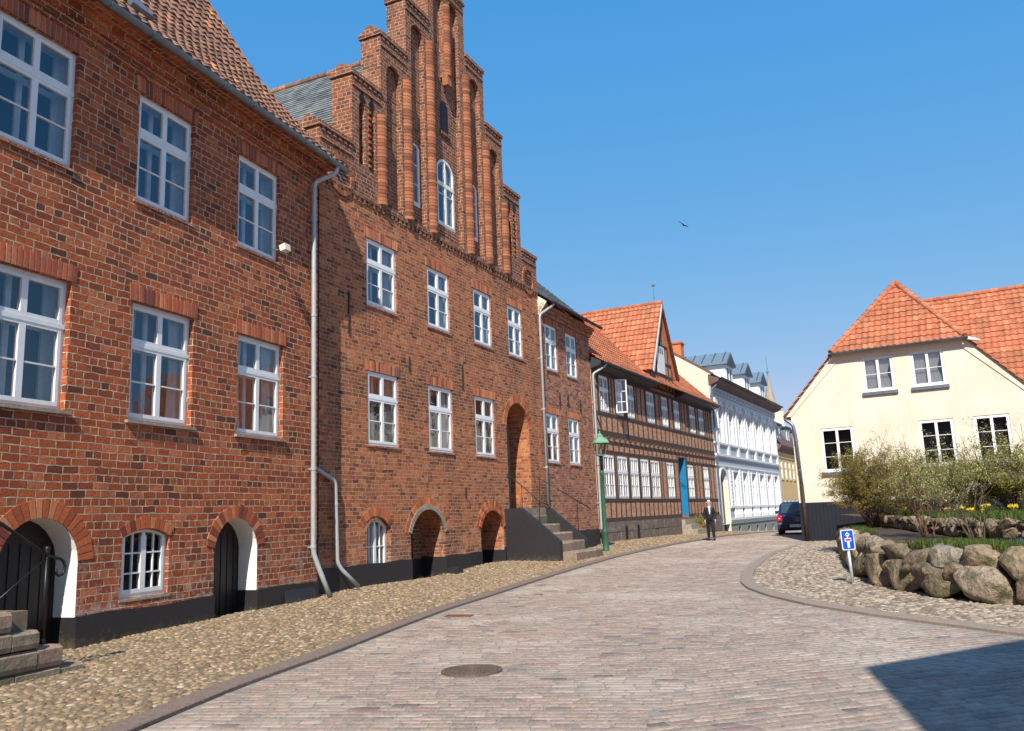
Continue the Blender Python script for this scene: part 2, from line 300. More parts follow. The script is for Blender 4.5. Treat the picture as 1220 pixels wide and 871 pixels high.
def inst(name, me, parent, loc=(0, 0, 0), rot=None, label=None):
    o = bpy.data.objects.new(name, me); col.objects.link(o); o.parent = parent; o.location = loc
    if rot: o.rotation_euler = rot
    if label: o['label'] = label
    return o
def tag(o, label=None, cat=None, group=None, kind=None):
    for k, v in (('label', label), ('category', cat), ('group', group), ('kind', kind)):
        if v: o[k] = v
    return o
def empty(name, loc, az=None, label=None, cat=None, group=None, rz=None):
    o = bpy.data.objects.new(name, None); col.objects.link(o); o.location = loc
    o.rotation_euler = (0, 0, R(90-az) if az is not None else (rz or 0)); o.empty_display_size = .3
    return tag(o, label, cat, group)
def interp(x, t): return float(np.interp(x, [a for a, b in t], [b for a, b in t]))
def arch_pts(u0, u1, zs, rise, n=12):
    """points of an arch from the left spring to the right spring"""
    c = (u0+u1)/2; a = (u1-u0)/2
    if rise >= a*.98: return [(c-a*math.cos(math.pi*i/n), zs+rise*math.sin(math.pi*i/n)) for i in range(n+1)]
    rad = (a*a+rise*rise)/(2*rise); th = math.asin(a/rad)
    return [(c+rad*math.sin(-th+2*th*i/n), zs+rise-rad+rad*math.cos(-th+2*th*i/n)) for i in range(n+1)]
def wall(mb, u0, u1, z0, z1, holes, t=.3, y=0.0, rev=None):
    """wall face at depth y with openings (u0,u1,z0,z1,arch_rise); reveals go t deep"""
    hs = [(*h, 0, 0)[:6] if len(h) < 6 else h for h in holes]; rev0 = rev
    xs = sorted({u0, u1, *[h[0] for h in hs], *[h[1] for h in hs]}); zs = sorted({z0, z1, *[h[2] for h in hs], *[h[3] for h in hs]})
    for i in range(len(xs)-1):
        for j in range(len(zs)-1):
            cx, cz = (xs[i]+xs[i+1])/2, (zs[j]+zs[j+1])/2
            if any(h[0] < cx < h[1] and h[2] < cz < h[3] for h in hs): continue
            mb.add([(xs[i], y, zs[j]), (xs[i+1], y, zs[j]), (xs[i+1], y, zs[j+1]), (xs[i], y, zs[j+1])], [(0, 1, 2, 3)])
    for a, b, c, d, r, fl in hs:
        rv = rev0 if (rev0 and fl) else mb
        zt = d-r
        rv.add([(a, y, c), (a, y+t, c), (a, y+t, zt), (a, y, zt)], [(0, 1, 2, 3)])
        rv.add([(b, y, c), (b, y+t, c), (b, y+t, zt), (b, y, zt)], [(3, 2, 1, 0)])
        if fl != 3: rv.add([(a, y, c), (b, y, c), (b, y+t, c), (a, y+t, c)], [(0, 1, 2, 3)])
        if fl == 2: continue
        if not r: rv.add([(a, y, d), (b, y, d), (b, y+t, d), (a, y+t, d)], [(3, 2, 1, 0)])
        else:
            P = arch_pts(a, b, zt, r); k = len(P)//2
            for i in range(len(P)-1):
                (p, q), (p2, q2) = P[i], P[i+1]
                cx = a if i < k else b
                mb.add([(cx, y, d), (p, y, q), (p2, y, q2)], [(0, 1, 2)])
                rv.add([(p, y, q), (p2, y, q2), (p2, y+t, q2), (p, y+t, q)], [(0, 1, 2, 3)])
            m = P[k]; mb.add([(a, y, d), m and (m[0], y, m[1]), (b, y, d)], [(0, 1, 2)])
    return mb

WIN = {}
def window_parts(w, h, split, nv, nh, arch=0.0, curtain=0, style='a', cas=2):
    """frame, panes and inside of a casement window, origin at the bottom middle of the opening, glass looking to -y"""
    key = (round(w, 3), round(h, 3), split, nv, nh, arch, curtain, style, cas)
    if key in WIN: return WIN[key]
    fr = MB(); gl = MB(); a, b = -w/2, w/2; fo, si, br = (.055, .05, .011)
    top = lambda x: h
    if arch:
        P = arch_pts(a, b, h-arch, arch, 14)
        top = lambda x: float(np.interp(x, [p[0] for p in P], [p[1] for p in P]))
        Q = arch_pts(a+.075, b-.075, h-arch, arch-.075 if arch > .2 else arch*.9-.03, 14)
        for i in range(14):
            fr.add([(P[i][0], -.03, P[i][1]), (P[i+1][0], -.03, P[i+1][1]), (Q[i+1][0], -.03, Q[i+1][1]), (Q[i][0], -.03, Q[i][1])], [(0, 1, 2, 3)])
            fr.add([(Q[i][0], -.03, Q[i][1]), (Q[i+1][0], -.03, Q[i+1][1]), (Q[i+1][0], .05, Q[i+1][1]), (Q[i][0], .05, Q[i][1])], [(0, 1, 2, 3)])
    zt = h-arch
    fr.box(a, a+fo, -.02, .06, 0, zt); fr.box(b-fo, b, -.02, .06, 0, zt); fr.box(a, b, -.022, .06, 0, fo)
    if not arch: fr.box(a, b, -.022, .06, h-fo, h)
    cols = [(a+fo+(w-2*fo)*i/cas, a+fo+(w-2*fo)*(i+1)/cas) for i in range(cas)]
    for i in range(1, cas):
        x = cols[i][0]; fr.box(x-.028, x+.028, -.03, .05, fo, top(x)-.02)
    rows = [(fo, h-fo if not arch else h)]
    if split:
        zz = h*split; fr.box(a+.01, b-.01, -.042, .05, zz-.035, zz+.03); rows = [(fo, zz-.035), (zz+.03, h-fo)]
    for (x0, x1) in cols:
        for ri, (q0, q1) in enumerate(rows):
            t = min(q1, (min(top(x0), top(x1)) if arch else q1))
            fr.box(x0, x0+si, -.035, .03, q0, t); fr.box(x1-si, x1, -.035, .03, q0, t); fr.box(x0+si, x1-si, -.034, .03, q0, q0+si+.01)
            if not arch: fr.box(x0+si, x1-si, -.034, .03, t-si, t)
            n_h = nh if ri == 0 else 0
            zt2 = q1 if not arch else h-arch*.45
            for k in range(1, n_h+1):
                z = q0+(zt2-q0)*k/(n_h+1); fr.box(x0+si, x1-si, -.028, .01, z-br, z+br)
            for k in range(1, nv+1):
                x = x0+(x1-x0)*k/(nv+1); fr.box(x-br, x+br, -.026, .01, q0, (top(x) if arch else q1)-.02)
    if arch:
        P2 = [(a+.02, .01)]+[(p[0]*.97, p[1]-.02) for p in P]+[(b-.02, .01)]
        gl.add([(x, .0, z) for x, z in [(a+.02, .01), (b-.02, .01)]+[(p[0]*.97, p[1]-.02) for p in P][::-1]], [tuple(range(len(P)+2))])
    else: gl.add([(a+.02, 0, .02), (b-.02, 0, .02), (b-.02, 0, h-.02), (a+.02, 0, h-.02)], [(0, 1, 2, 3)])
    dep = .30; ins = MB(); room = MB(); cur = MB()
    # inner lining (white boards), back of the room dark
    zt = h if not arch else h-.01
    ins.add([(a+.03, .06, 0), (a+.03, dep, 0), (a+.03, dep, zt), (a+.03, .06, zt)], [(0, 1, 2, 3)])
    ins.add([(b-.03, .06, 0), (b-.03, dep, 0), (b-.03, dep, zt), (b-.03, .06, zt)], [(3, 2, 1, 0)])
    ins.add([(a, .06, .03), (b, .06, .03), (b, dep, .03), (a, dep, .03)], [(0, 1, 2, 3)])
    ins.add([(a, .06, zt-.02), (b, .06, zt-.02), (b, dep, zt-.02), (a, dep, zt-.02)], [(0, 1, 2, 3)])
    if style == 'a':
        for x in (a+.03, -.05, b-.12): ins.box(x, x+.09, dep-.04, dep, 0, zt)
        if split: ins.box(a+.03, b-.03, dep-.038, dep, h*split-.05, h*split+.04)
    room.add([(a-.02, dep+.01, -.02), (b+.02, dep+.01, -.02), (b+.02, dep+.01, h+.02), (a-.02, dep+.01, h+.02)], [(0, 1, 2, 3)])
    if curtain:
        for (x0, x1, ph) in (((a+.07, a+.07+w*.26*curtain, 0), (b-.07-w*.26*curtain, b-.07, 2)) if curtain < 1.9 else ((a+.07, b-.07, 0),)):
            k = 18; vs = []
            for z, sq in ((.03, 1), (h*.5, .8), (h-.06, 1)):
                for i in range(k+1):
                    q = i/k; x = x0+(x1-x0)*(q if x0 > 0 else q*sq) if sq == 1 else (x0+(x1-x0)*q*sq if x0 < 0 else x1-(x1-x0)*(1-q)*sq)
                    vs.append((x, .13+.022*math.sin(i*2.1+ph), min(z, top(x)-.05)))
            cur.add(vs, [(r*(k+1)+i, r*(k+1)+i+1, (r+1)*(k+1)+i+1, (r+1)*(k+1)+i) for r in range(2) for i in range(k)])
    WIN[key] = (fr, gl, ins, room, cur); 
    res = dict(frame=fr, pane=gl, lining=ins, room=room, cur=cur); WIN[key] = res; res['meshes'] = {}; return res
def add_window(parent, u, z, w, h, split=.62, nv=0, nh=1, arch=0.0, curtain=0, style='a', rec=.10, mat='white_paint', room='room_blue', sill=None, lintel=None, cmat='curtain', label=None, cas=2, refl='glass', lin='reveal_in'):
    W = window_parts(w, h, split, nv, nh, arch, curtain, style, cas); ms = W['meshes']
    def me(k, m, sm=False):
        if (k, m) not in ms: ms[(k, m)] = W[k].mesh({'frame': 'window', 'cur': 'curtain', 'room': 'interior'}.get(k, k), m, sm)
        return ms[(k, m)]
    o = inst('window', me('frame', mat), parent, (u, rec, z), label=label)
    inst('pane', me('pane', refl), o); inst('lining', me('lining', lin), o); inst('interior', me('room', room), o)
    if W['cur'].v: inst('curtain', me('cur', cmat, True), o)
    if sill:
        s = MB(); ov, th, pr = sill[:3]
        s.prism([(-pr-rec, -th), (-pr-rec, -.018), (.0, .0), (.03, -th)], 'x', -w/2-ov, w/2+ov); s.build('sill', sill[3], o)
    if lintel:
        l = MB(); ww, hh, m = lintel; k = int((w+.16)/ww); full = w+.16; x = -full/2; bk = MB()
        for i in range(k):
            tilt = (i-(k-1)/2)/k*.12; g = .026; x0 = x+i*full/k
            l.add([(x0+g/2, -rec-.012, h+.005), (x0+full/k-g/2, -rec-.012, h+.005), (x0+full/k-g/2+tilt*hh, -rec-.012, h+hh+random.uniform(-.015, .015)), (x0+g/2+tilt*hh, -rec-.012, h+hh+random.uniform(-.015, .015)),
                   (x0+g/2, -rec+.03, h+.005), (x0+full/k-g/2, -rec+.03, h+.005), (x0+full/k-g/2+tilt*hh, -rec+.03, h+hh), (x0+g/2+tilt*hh, -rec+.03, h+hh)],
                  [(0, 1, 2, 3), (4, 0, 3, 7), (1, 5, 6, 2), (3, 2, 6, 7), (0, 4, 5, 1)])
        l.build('lintel', m, o); 
        q = .06*hh; bk.add([(-full/2+.01, -rec-.005, h+.004), (full/2-.01, -rec-.005, h+.004), (full/2+q, -rec-.005, h+hh-.01), (-full/2-q, -rec-.005, h+hh-.01)], [(0, 1, 2, 3)]); bk.build('mortar_bed', 'joint', o)
    return o
def arch_ring(parent, u0, u1, zs, rise, th, m, proud=.012, bw=.085, name='brick_arch', y=0):
    P = arch_pts(u0, u1, zs, rise, 40); Ls = [0]
    for i in range(40): Ls.append(Ls[-1]+math.dist(P[i], P[i+1]))
    k = max(6, int(Ls[-1]/bw)); c = (sum(p[0] for p in P)/41, zs-(.2 if rise < (u1-u0)/2*.98 else 0)); mb = MB()
    def at(s):
        x = float(np.interp(s, Ls, [p[0] for p in P])); z = float(np.interp(s, Ls, [p[1] for p in P]))
        e = .01; x2 = float(np.interp(min(s+e, Ls[-1]), Ls, [p[0] for p in P])); z2 = float(np.interp(min(s+e, Ls[-1]), Ls, [p[1] for p in P]))
        x1 = float(np.interp(max(s-e, 0), Ls, [p[0] for p in P])); z1 = float(np.interp(max(s-e, 0), Ls, [p[1] for p in P]))
        d = math.hypot(x2-x1, z2-z1); return (x, z), (-(z2-z1)/d, (x2-x1)/d)
    for i in range(k):
        (p, n1), (q, n2) = at(Ls[-1]*(i+.07)/k), at(Ls[-1]*(i+.93)/k); t = th+random.uniform(-.01, .01)
        a = (p[0]+n1[0]*t, p[1]+n1[1]*t); b = (q[0]+n2[0]*t, q[1]+n2[1]*t)
        mb.prism([p, q, b, a], 'y', y-proud, y+.02)
    return mb.build(name, m, parent)
def pantile(mb, pt, L, srange, tw=.22, tc=.33, amp=.034, lift=.04, seg=6, jit=.006):
    """pt(s,t,h) -> point; rows of pantiles from t=0 (eave) up to L"""
    rows = int(L/tc+.5); tc = L/rows
    prof = lambda q: amp*(math.cos(2*math.pi*q)*.5+.5)**1.0
    for j in range(rows):
        t0, t1 = j*tc, (j+1)*tc; lo, hi = srange((t0+t1)/2); k0 = math.floor(lo/tw); k1 = math.ceil(hi/tw)
        for k in range(k0, k1):
            r = random.random(); dz = random.uniform(-jit, jit); vs = []
            for i in range(seg+1):
                s = max(lo, min(hi, (k+i/seg)*tw)); h = prof(i/seg)+dz
                vs += [pt(s, t0, h-.01), pt(s, t0, h+lift), pt(s, t1+.02, h+.004)]
            mb.add(vs, [f for i in range(seg) for f in ((i*3, i*3+3, i*3+4, i*3+1), (i*3+1, i*3+4, i*3+5, i*3+2))], r)
    return mb
def plane_pt(O, S, T):
    O, S, T = Vector(O), Vector(S).normalized(), Vector(T).normalized(); Nn = S.cross(T)
    if Nn.z < 0: Nn = -Nn
    return lambda s, t, h: tuple(O+S*s+T*t+Nn*h)
def ridge_tiles(mb, a, b, rad=.11, step=.33):
    a, b = Vector(a), Vector(b); L = (b-a).length; k = max(1, int(L/step)); d = (b-a)/k
    for i in range(k):
        p = a+d*i; mb.tube([p, p+d*1.06], [rad*1.08, rad*.92], 10)
    return mb
def pipe(parent, pts, rad=.05, mat='zinc', name='downpipe', collars=(), wall_y=0):
    # round the bends
    P = [Vector(p) for p in pts]; Q = [P[0]]
    for i in range(1, len(P)-1):
        a = (P[i-1]-P[i]); b = (P[i+1]-P[i]); c = min(.12, a.length*.4, b.length*.4); a.normalize(); b.normalize()
        for t in (0, .25, .5, .75, 1): Q.append((P[i]+a*c)*(1-t)**2+P[i]*2*t*(1-t)+(P[i]+b*c)*t*t)
    Q.append(P[-1]); mb = MB().tube(Q, rad, 12); o = mb.build(name, mat, parent, True)
    for z in collars:
        c = MB(); x = float(np.interp(z, *zip(*sorted((p.z, p.x) for p in P)))); y = float(np.interp(z, *zip(*sorted((p.z, p.y) for p in P))))
        c.lathe([(rad*1.18, -.03), (rad*1.22, 0), (rad*1.18, .03)], (x, y, z), 12); c.box(x-.01, x+.01, y, max(wall_y, y+.02), z-.012, z+.012); c.build('bracket', mat, o)
    return o
def gutter(parent, u0, u1, y, z, rad=.075, mat='zinc', brackets=0.9):
    n = 10; pr = [(y+rad*math.cos(math.pi+math.pi*i/n), z+rad*math.sin(math.pi+math.pi*i/n)) for i in range(n+1)]
    pr2 = [(y+(rad-.008)*math.cos(2*math.pi-math.pi*i/n), z+(rad-.008)*math.sin(2*math.pi-math.pi*i/n)) for i in range(n+1)]
    g = MB().prism(pr+pr2, 'x', u0, u1); o = g.build('gutter', mat, parent)
    b = MB(); x = u0+.2
    while x < u1:
        b.prism([(y+(rad+.012)*math.cos(math.pi+math.pi*i/n), z+(rad+.012)*math.sin(math.pi+math.pi*i/n)) for i in range(n+1)]+[(y+rad*math.cos(2*math.pi-math.pi*i/n), z+rad*math.sin(2*math.pi-math.pi*i/n)) for i in range(n+1)], 'x', x, x+.035); x += brackets
    b.islands('gutter_bracket', mat, o); return o

# ------------------------------------------------------------------ terrain
ZR = [(-50, 0), (9, 0), (40, .15), (47, .12), (52, .05), (66, -.33), (90, -.8), (300, -1)]
zr = lambda y: interp(y, ZR)
KL = [(-20, -4.6), (0, -3.9), (7.22, -3.16), (9.13, -2.82), (10.81, -2.31), (12.57, -1.9), (14.92, -1.3), (16.76, -.69), (18.87, .01), (21.68, .97), (23.35, 1.6), (24.83, 2.22), (27.33, 3.23), (30.14, 4.45), (33.22, 5.96), (36.75, 7.75), (40, 9.4), (45, 12.1), (52, 16.2), (60, 20.4), (81, 31.5)]   # y, x
ZK = [(0, 0), (9, 0), (17, .06), (22, .12), (26, .20), (34, .27), (41, .27), (47, .18), (52, .06), (60, -.12), (66, -.33), (90, -.8)]
def zroad(x, y): return zr(y)+(interp(y, ZK)-zr(y))*max(0, min(1, 1-(x-interp(y, KL))/6))
FL = [(-20, -17.4), (0, -10.3), (11.71, -6.146), (17.46, -4.105), (17.56, -4.39), (33.657, 3.187), (50.437, 11.885), (81, 28.06)]
ZF = [(-20, 0), (0, .02), (11.7, .05), (13, .1), (14.5, .11), (17.4, .15), (19.5, .18), (22.2, .14), (24.4, .28), (27, .28), (33, .33), (34, .44), (41, .42), (43.4, .36), (50.4, .26), (52, .2), (57.7, -.02), (65, -.3), (81, -.6)]
def left_pt(y, w_):
    xf, xk = interp(y, FL)-.1, interp(y, KL)-.26; z0, z1 = interp(y, ZF), interp(y, ZK)+.04
    return (xf+(xk-xf)*w_, y, z0+(z1-z0)*w_)
KR = [(16, 5.6), (11, 7.2), (8.2, 8.6), (6.6, 9.5), (5.77, 10.1), (5.47, 10.94), (4.95, 12.28), (4.54, 13.71), (4.35, 15.38), (4.38, 16.8), (4.58, 18.04), (5.0, 19.6), (5.44, 21.05), (6.5, 23.9), (7.84, 27.3), (9.8, 31.2), (11.2, 33.7), (13.2, 36.2), (17.5, 40.5), (24, 52), (36, 76)]   # x, y
g = MB()
ys = [-60, -20, 9, 25, 40, 47, 52, 66, 90, 300, 1500]; xs = [-900, -60, 0, 30, 900]
g.add([(x, y, zr(y)-.10) for y in ys for x in xs], [(j*5+i, j*5+i+1, (j+1)*5+i+1, (j+1)*5+i) for j in range(len(ys)-1) for i in range(4)])
tag(g.build('ground', 'ground'), kind='structure')
# road bed
poly = [(interp(y, KL), y) for y in np.linspace(-6, 76, 60)]
rd = MB(); yy = list(np.linspace(-6, 76, 83)); vs = []
def kr_x(y):
    if y <= 5.6: return 16
    best = None
    for (x0, y0), (x1, y1) in zip(KR[:-1], KR[1:]):
        if y0 <= y <= y1: best = x0+(x1-x0)*(y-y0)/(y1-y0); break
    return best if best is not None else 36
for y in yy:
    xl, xr = interp(y, KL), kr_x(y); vs += [(xl+(xr-xl)*q/8, y, zroad(xl+(xr-xl)*q/8, y)) for q in range(9)]
rd.add(vs, [(9*i+j, 9*i+j+1, 9*i+j+10, 9*i+j+9) for i in range(len(yy)-1) for j in range(8)]); tag(rd.build('road_bed', 'joint'), kind='structure')
def pieces(name, mat, C, ang, hl, hw, z, top, rn, tilt=.03, inset=.25, rings=1, kind='structure'):
    """one mesh of many small paving stones; C (n,2) centres"""
    n = len(C); ca, sa = np.cos(ang), np.sin(ang)
    prof = [(1.0, 0.0), (1-inset*.35, .65), (1-inset, 1.0)] if rings == 1 else [(1.0, 0), (.9, .5), (.62, .9), (.25, 1.0)]
    sq = [(-1, -1), (1, -1), (1, 1), (-1, 1)] if rings == 1 else [(math.cos(2*math.pi*k/7), math.sin(2*math.pi*k/7)) for k in range(7)]
    m = len(sq); V = []; jx = RNG.uniform(-.12, .12, (n, m)); jy = RNG.uniform(-.12, .12, (n, m)); tx = RNG.normal(0, tilt, n); ty = RNG.normal(0, tilt, n)
    for q, hh in prof:
        lx = np.stack([(sx+jx[:, k])*q*hl for k, (sx, sy) in enumerate(sq)], 1); ly = np.stack([(sy+jy[:, k])*q*hw for k, (sx, sy) in enumerate(sq)], 1)
        X = C[:, 0:1]+lx*ca[:, None]-ly*sa[:, None]; Y = C[:, 1:2]+lx*sa[:, None]+ly*ca[:, None]
        Z = z[:, None]+top[:, None]*hh-(.02 if hh == 0 else 0)+(tx[:, None]*lx+ty[:, None]*ly)*hh
        V.append(np.stack([X, Y, Z], -1))
    V = np.stack(V, 1).reshape(n, len(prof)*m, 3); k = len(prof)
    F4 = [(r*m+i, r*m+(i+1) % m, (r+1)*m+(i+1) % m, (r+1)*m+i) for r in range(k-1) for i in range(m)]
    base = (np.arange(n)*k*m)[:, None, None]; Q = (np.array(F4)[None]+base).reshape(-1, 4); T = (np.arange((k-1)*m, k*m)[None]+base[:, 0]).reshape(-1, m)
    me = bpy.data.meshes.new(name); me.vertices.add(n*k*m); me.vertices.foreach_set('co', V.reshape(-1).astype(np.float32))
    loops = np.concatenate([Q.reshape(-1), T.reshape(-1)]); me.loops.add(len(loops)); me.loops.foreach_set('vertex_index', loops.astype(np.int32))
    st = np.concatenate([np.arange(len(Q))*4, len(Q)*4+np.arange(n)*m]); me.polygons.add(len(st)); me.polygons.foreach_set('loop_start', st.astype(np.int32))
    me.update(calc_edges=True); me.validate()
    a = me.attributes.new('rnd', 'FLOAT', 'POINT'); a.data.foreach_set('value', np.repeat(rn, k*m).astype(np.float32))
    me.materials.append(MATS[mat]); me.shade_smooth() if rings > 1 else None
    o = bpy.data.objects.new(name, me); col.objects.link(o); return tag(o, kind=kind)
# road setts: rows across the street, and the side street's own rows right of the seam
cs = []
def seam_x(y): return 1.0+(y-7.0)*(4.4-1.0)/(16.0-7.0)
for part, az in ((0, 9.0), (1, -16.0)):
    d = np.array([math.sin(R(az)), math.cos(R(az))]); e = np.array([d[1], -d[0]])
    v = 0.0
    for row in range(0, 700):
        rw = .105+.025*((row*7919) % 13)/13; vc = v+rw/2; v += rw
        x = -16+random.random()*.2
        while x < 34:
            L = random.uniform(.16, .30); c = d*(vc)+e*(x+L/2); x += L
            X, Y = float(c[0]), float(c[1])
            if Y < 3.2 or Y > 70: continue
            if X < interp(Y, KL)+.1 or X > kr_x(Y)-.1: continue
            if Y > 4 and abs(X) > Y*.75+1.2: continue
            right = (Y < 16.0 and X > seam_x(Y))
            if (part == 1) != right: continue
            cs.append((X, Y, math.atan2(e[1], e[0]), L/2-.005, rw/2-.005))
cs = np.array(cs); n = len(cs)
z = np.array([zroad(x, y) for x, y in cs[:, :2]])-.004
pieces('road', 'sett', cs[:, :2], cs[:, 2]+RNG.normal(0, .03, n), cs[:, 3], cs[:, 4], z, RNG.uniform(.006, .011, n), RNG.random(n), .014, .16)
# manhole cover set in the road
MHS = .9
mh = empty('manhole_cover', (-.55, 9.28, .022), rz=R(-20), label='round cast iron manhole cover with ring pattern in the cobbled road', cat='manhole cover')
m1 = MB().lathe([(.0, -.02), (.36, -.02), (.36, .004), (.315, .004), (.315, -.004), (0.0, -.004)], seg=40); m1.build('rim', 'cast_iron', mh)
m2 = MB()
for k in range(1, 7):
    q = .045*k; n_ = 6+k*4
    for i in range(n_):
        a0, a1 = 2*math.pi*(i+.12)/n_, 2*math.pi*(i+.88)/n_
        m2.prism([((q+rr)*math.cos(t), (q+rr)*math.sin(t)) for rr, t in ((0, a0), (0, (a0+a1)/2), (0, a1), (.026, a1), (.026, (a0+a1)/2), (.026, a0))], 'z', -.006, .004)
m2.build('lid', 'cast_iron', mh); mh.scale = (MHS, MHS, 1)
dc = empty('drain_cover', (-1.02, 14.1, zroad(-1.0, 14.1)+.012), rz=R(-15), label='small rusty drain grate in the setts beside the left kerb', cat='drain cover')
q_ = MB(); q_.box(-.22, .22, -.13, -.11, -.02, .004).box(-.22, .22, .11, .13, -.02, .004).box(-.22, -.20, -.11, .11, -.02, .004).box(.20, .22, -.11, .11, -.02, .004); q_.build('rim', 'rust', dc)
q_ = MB()
for k in range(9): q_.box(-.19+k*.0435, -.165+k*.0435, -.11, .11, -.02, 0)
q_.build('grate', 'rust', dc)
# left pavement
pv = MB(); yy = np.linspace(-2, 76, 160); ww = np.linspace(0, 1, 5)
pv.add([left_pt(y, q) for y in yy for q in ww], [(j*5+i, j*5+i+1, (j+1)*5+i+1, (j+1)*5+i) for j in range(159) for i in range(4)]); tag(pv.build('pavement_bed', 'joint_dark'), kind='structure')
cs = []
y = 4.0
while y < 62:
    wd = abs(interp(y, KL)-interp(y, FL)); st = .094 if y < 30 else .15; k = int(wd/st)
    for i in range(k):
        q = (i+.5+random.uniform(-.28, .28))/k; yy_ = y+random.uniform(-.035, .035); p = left_pt(yy_, min(.99, max(0, q)))
        cs.append((*p, random.uniform(.055, .080)*st/.110, random.uniform(.034, .046)*st/.115, random.uniform(0, 3.14) if random.random() < .3 else R(95)+random.gauss(0, .35)))
    y += st*.86
cs = np.array(cs); n = len(cs)
pieces('pavement', 'cobble', cs[:, :2], cs[:, 5], cs[:, 3], cs[:, 4], cs[:, 2]-.006, RNG.uniform(.010, .022, n), RNG.random(n), .06, rings=2)
# right pavement and the ground under the bed
def in_poly(px, py, P):
    c = False; j = len(P)-1
    for i in range(len(P)):
        if (P[i][1] > py) != (P[j][1] > py) and px < (P[j][0]-P[i][0])*(py-P[i][1])/(P[j][1]-P[i][1])+P[i][0]: c = not c
        j = i
    return c
PR = [(x, y) for x, y in KR[:18]]+[(34, 36), (34, 5.2)]
WL = [(13.5, 8.6), (10.5, 9.6), (8.3, 10.9), (7.25, 12.15), (6.75, 13.1), (6.5, 14.1), (6.5, 15.4), (6.62, 16.6), (6.95, 18.0), (7.6, 20.2), (8.35, 22.4), (9.1, 24.6), (9.85, 26.8)]   # outer foot of the boulder wall
b = MB(); ysr = list(np.linspace(5.2, 40, 70)); vs = []
for y in ysr: vs += [(kr_x(y)+.02, y, zr(y)+.028), (40, y, zr(y)+.028)]
b.add(vs, [(2*i, 2*i+1, 2*i+3, 2*i+2) for i in range(69)]); tag(b.build('pavement_bed', 'joint_dark'), kind='structure')
cs = []; WP = WL+[(34, 34), (34, 8)]
y = 5.3
while y < 38:
    x = kr_x(y)+.2
    while x < min(kr_x(y)+9, 22):
        if abs(x) < y*.8+1 and not in_poly(x-.35, y, WP): cs.append((x+random.uniform(-.045, .045), y+random.uniform(-.04, .04), zr(y)+.026, random.uniform(.05, .085), random.uniform(.036, .055), random.gauss(0, .6)))
        x += .14
    y += .1
cs = np.array(cs); n = len(cs)
pieces('pavement', 'cobbleR', cs[:, :2], cs[:, 5], cs[:, 3], cs[:, 4], cs[:, 2], RNG.uniform(.012, .022, n), RNG.random(n), .05, rings=2)
# kerbs: one line of granite slabs each side
def kerb(name, pts, side, wdt, zkf, step=1.15, mat='granite'):
    mb = MB(); P = [Vector((x, y, 0)) for x, y in pts]; S = [0]
    for a, b_ in zip(P[:-1], P[1:]): S.append(S[-1]+(b_-a).length)
    at = lambda s: Vector((float(np.interp(s, S, [p.x for p in P])), float(np.interp(s, S, [p.y for p in P])), 0))
    s = 0
    while s < S[-1]-.3:
        L = random.uniform(.8, 1.25)*step; sub = 3; ring = []
        for i in range(sub+1):
            t = s+.008+(L-.016)*i/sub; t = min(t, S[-1]); p = at(t); d = (at(min(t+.3, S[-1]))-at(max(t-.3, 0))).normalized(); n_ = Vector((-d.y, d.x, 0))*side; z_ = zkf(p)
            ring.append([(*(p+n_*o)[:2], z_+h) for o, h in ((0, -.06), (0, .035), (.012, .045), (wdt, .050), (wdt, -.06))])
        vs = [v for r in ring for v in r]; fs = [(i*5+j, i*5+j+1, (i+1)*5+j+1, (i+1)*5+j) for i in range(sub) for j in range(4)]+[(4, 3, 2, 1, 0), tuple(range(sub*5, sub*5+5))]
        mb.add(vs, fs); s += L
    tag(mb.build(name, mat), kind='structure')
kerb('kerb', [(interp(y, KL), y) for y in np.linspace(2, 70, 90)], 1, .24, lambda p: interp(p.y, ZK))
kerb('kerb', [(x, y) for x, y in KR[:16]], -1, .26, lambda p: zr(p.y), mat='granite_pale')

# ================================================================== buildings
class Site:
    """a facade: u along it, y into the house, z up; fit() allows for parts set back from the wall face"""
    def __init__(s, P, az, dist, u0): s.P, s.az, s.dist, s.u0 = P, az, dist, u0
    def fit(s, u, z, y): return u+y*(u-s.u0)/s.dist, 1.6+(z-1.6)*(1+y/s.dist)
SA = Site((-6.1455, 11.7117, 0), 19.54, 9.7, -8.98)
SB = Site((-4.3914, 17.5513, 0), 25.2, 11.45, -14.0)
SD = Site((3.1875, 33.6573, 0), 27.4, 12.66, -31.35)
SE = Site((11.8853, 50.437, 0), 27.9, 13.1, -50.1)
SG = Site((11.507, 34.8384, 0), 121.14, 35.8, 8.17)
def win_from(S, root, u0, u1, z0, z1, rec=.10, **kw):
    a, zb = S.fit(u0, z0, rec); b, zt = S.fit(u1, z1, rec); w_, h_ = round((b-a)+.0, 2), round(zt-zb, 2)
    return ((a+b)/2-w_/2, (a+b)/2+w_/2, zb, zb+h_, w_, h_)
def place(S, root, holes, lst, rec, **kw):
    for t in lst:
        a, b, zb, zt, w_, h_ = win_from(S, root, *t[:4], rec=rec); k = dict(kw); k.update(t[4] if len(t) > 4 else {})
        holes.append((a, b, zb, zt, k.get('arch', 0)))
        add_window(root, (a+b)/2, zb, w_, h_, rec=rec, **k)
def shell(root, u0, u1, dep, z0, zt, mat, y0=.3):
    """side and back walls"""
    b = MB(); b.add([(u0, 0, z0), (u0, dep, z0), (u0, dep, zt), (u0, 0, zt)], [(3, 2, 1, 0)]); b.add([(u1, 0, z0), (u1, dep, z0), (u1, dep, zt), (u1, 0, zt)], [(0, 1, 2, 3)])
    b.add([(u0, dep, z0), (u1, dep, z0), (u1, dep, zt), (u0, dep, zt)], [(0, 1, 2, 3)]); b.add([(u0, .45, z0), (u1, .45, z0), (u1, .45, zt), (u0, .45, zt)], [(0, 1, 2, 3)]) if False else None
    return b.build('wall', mat, root)
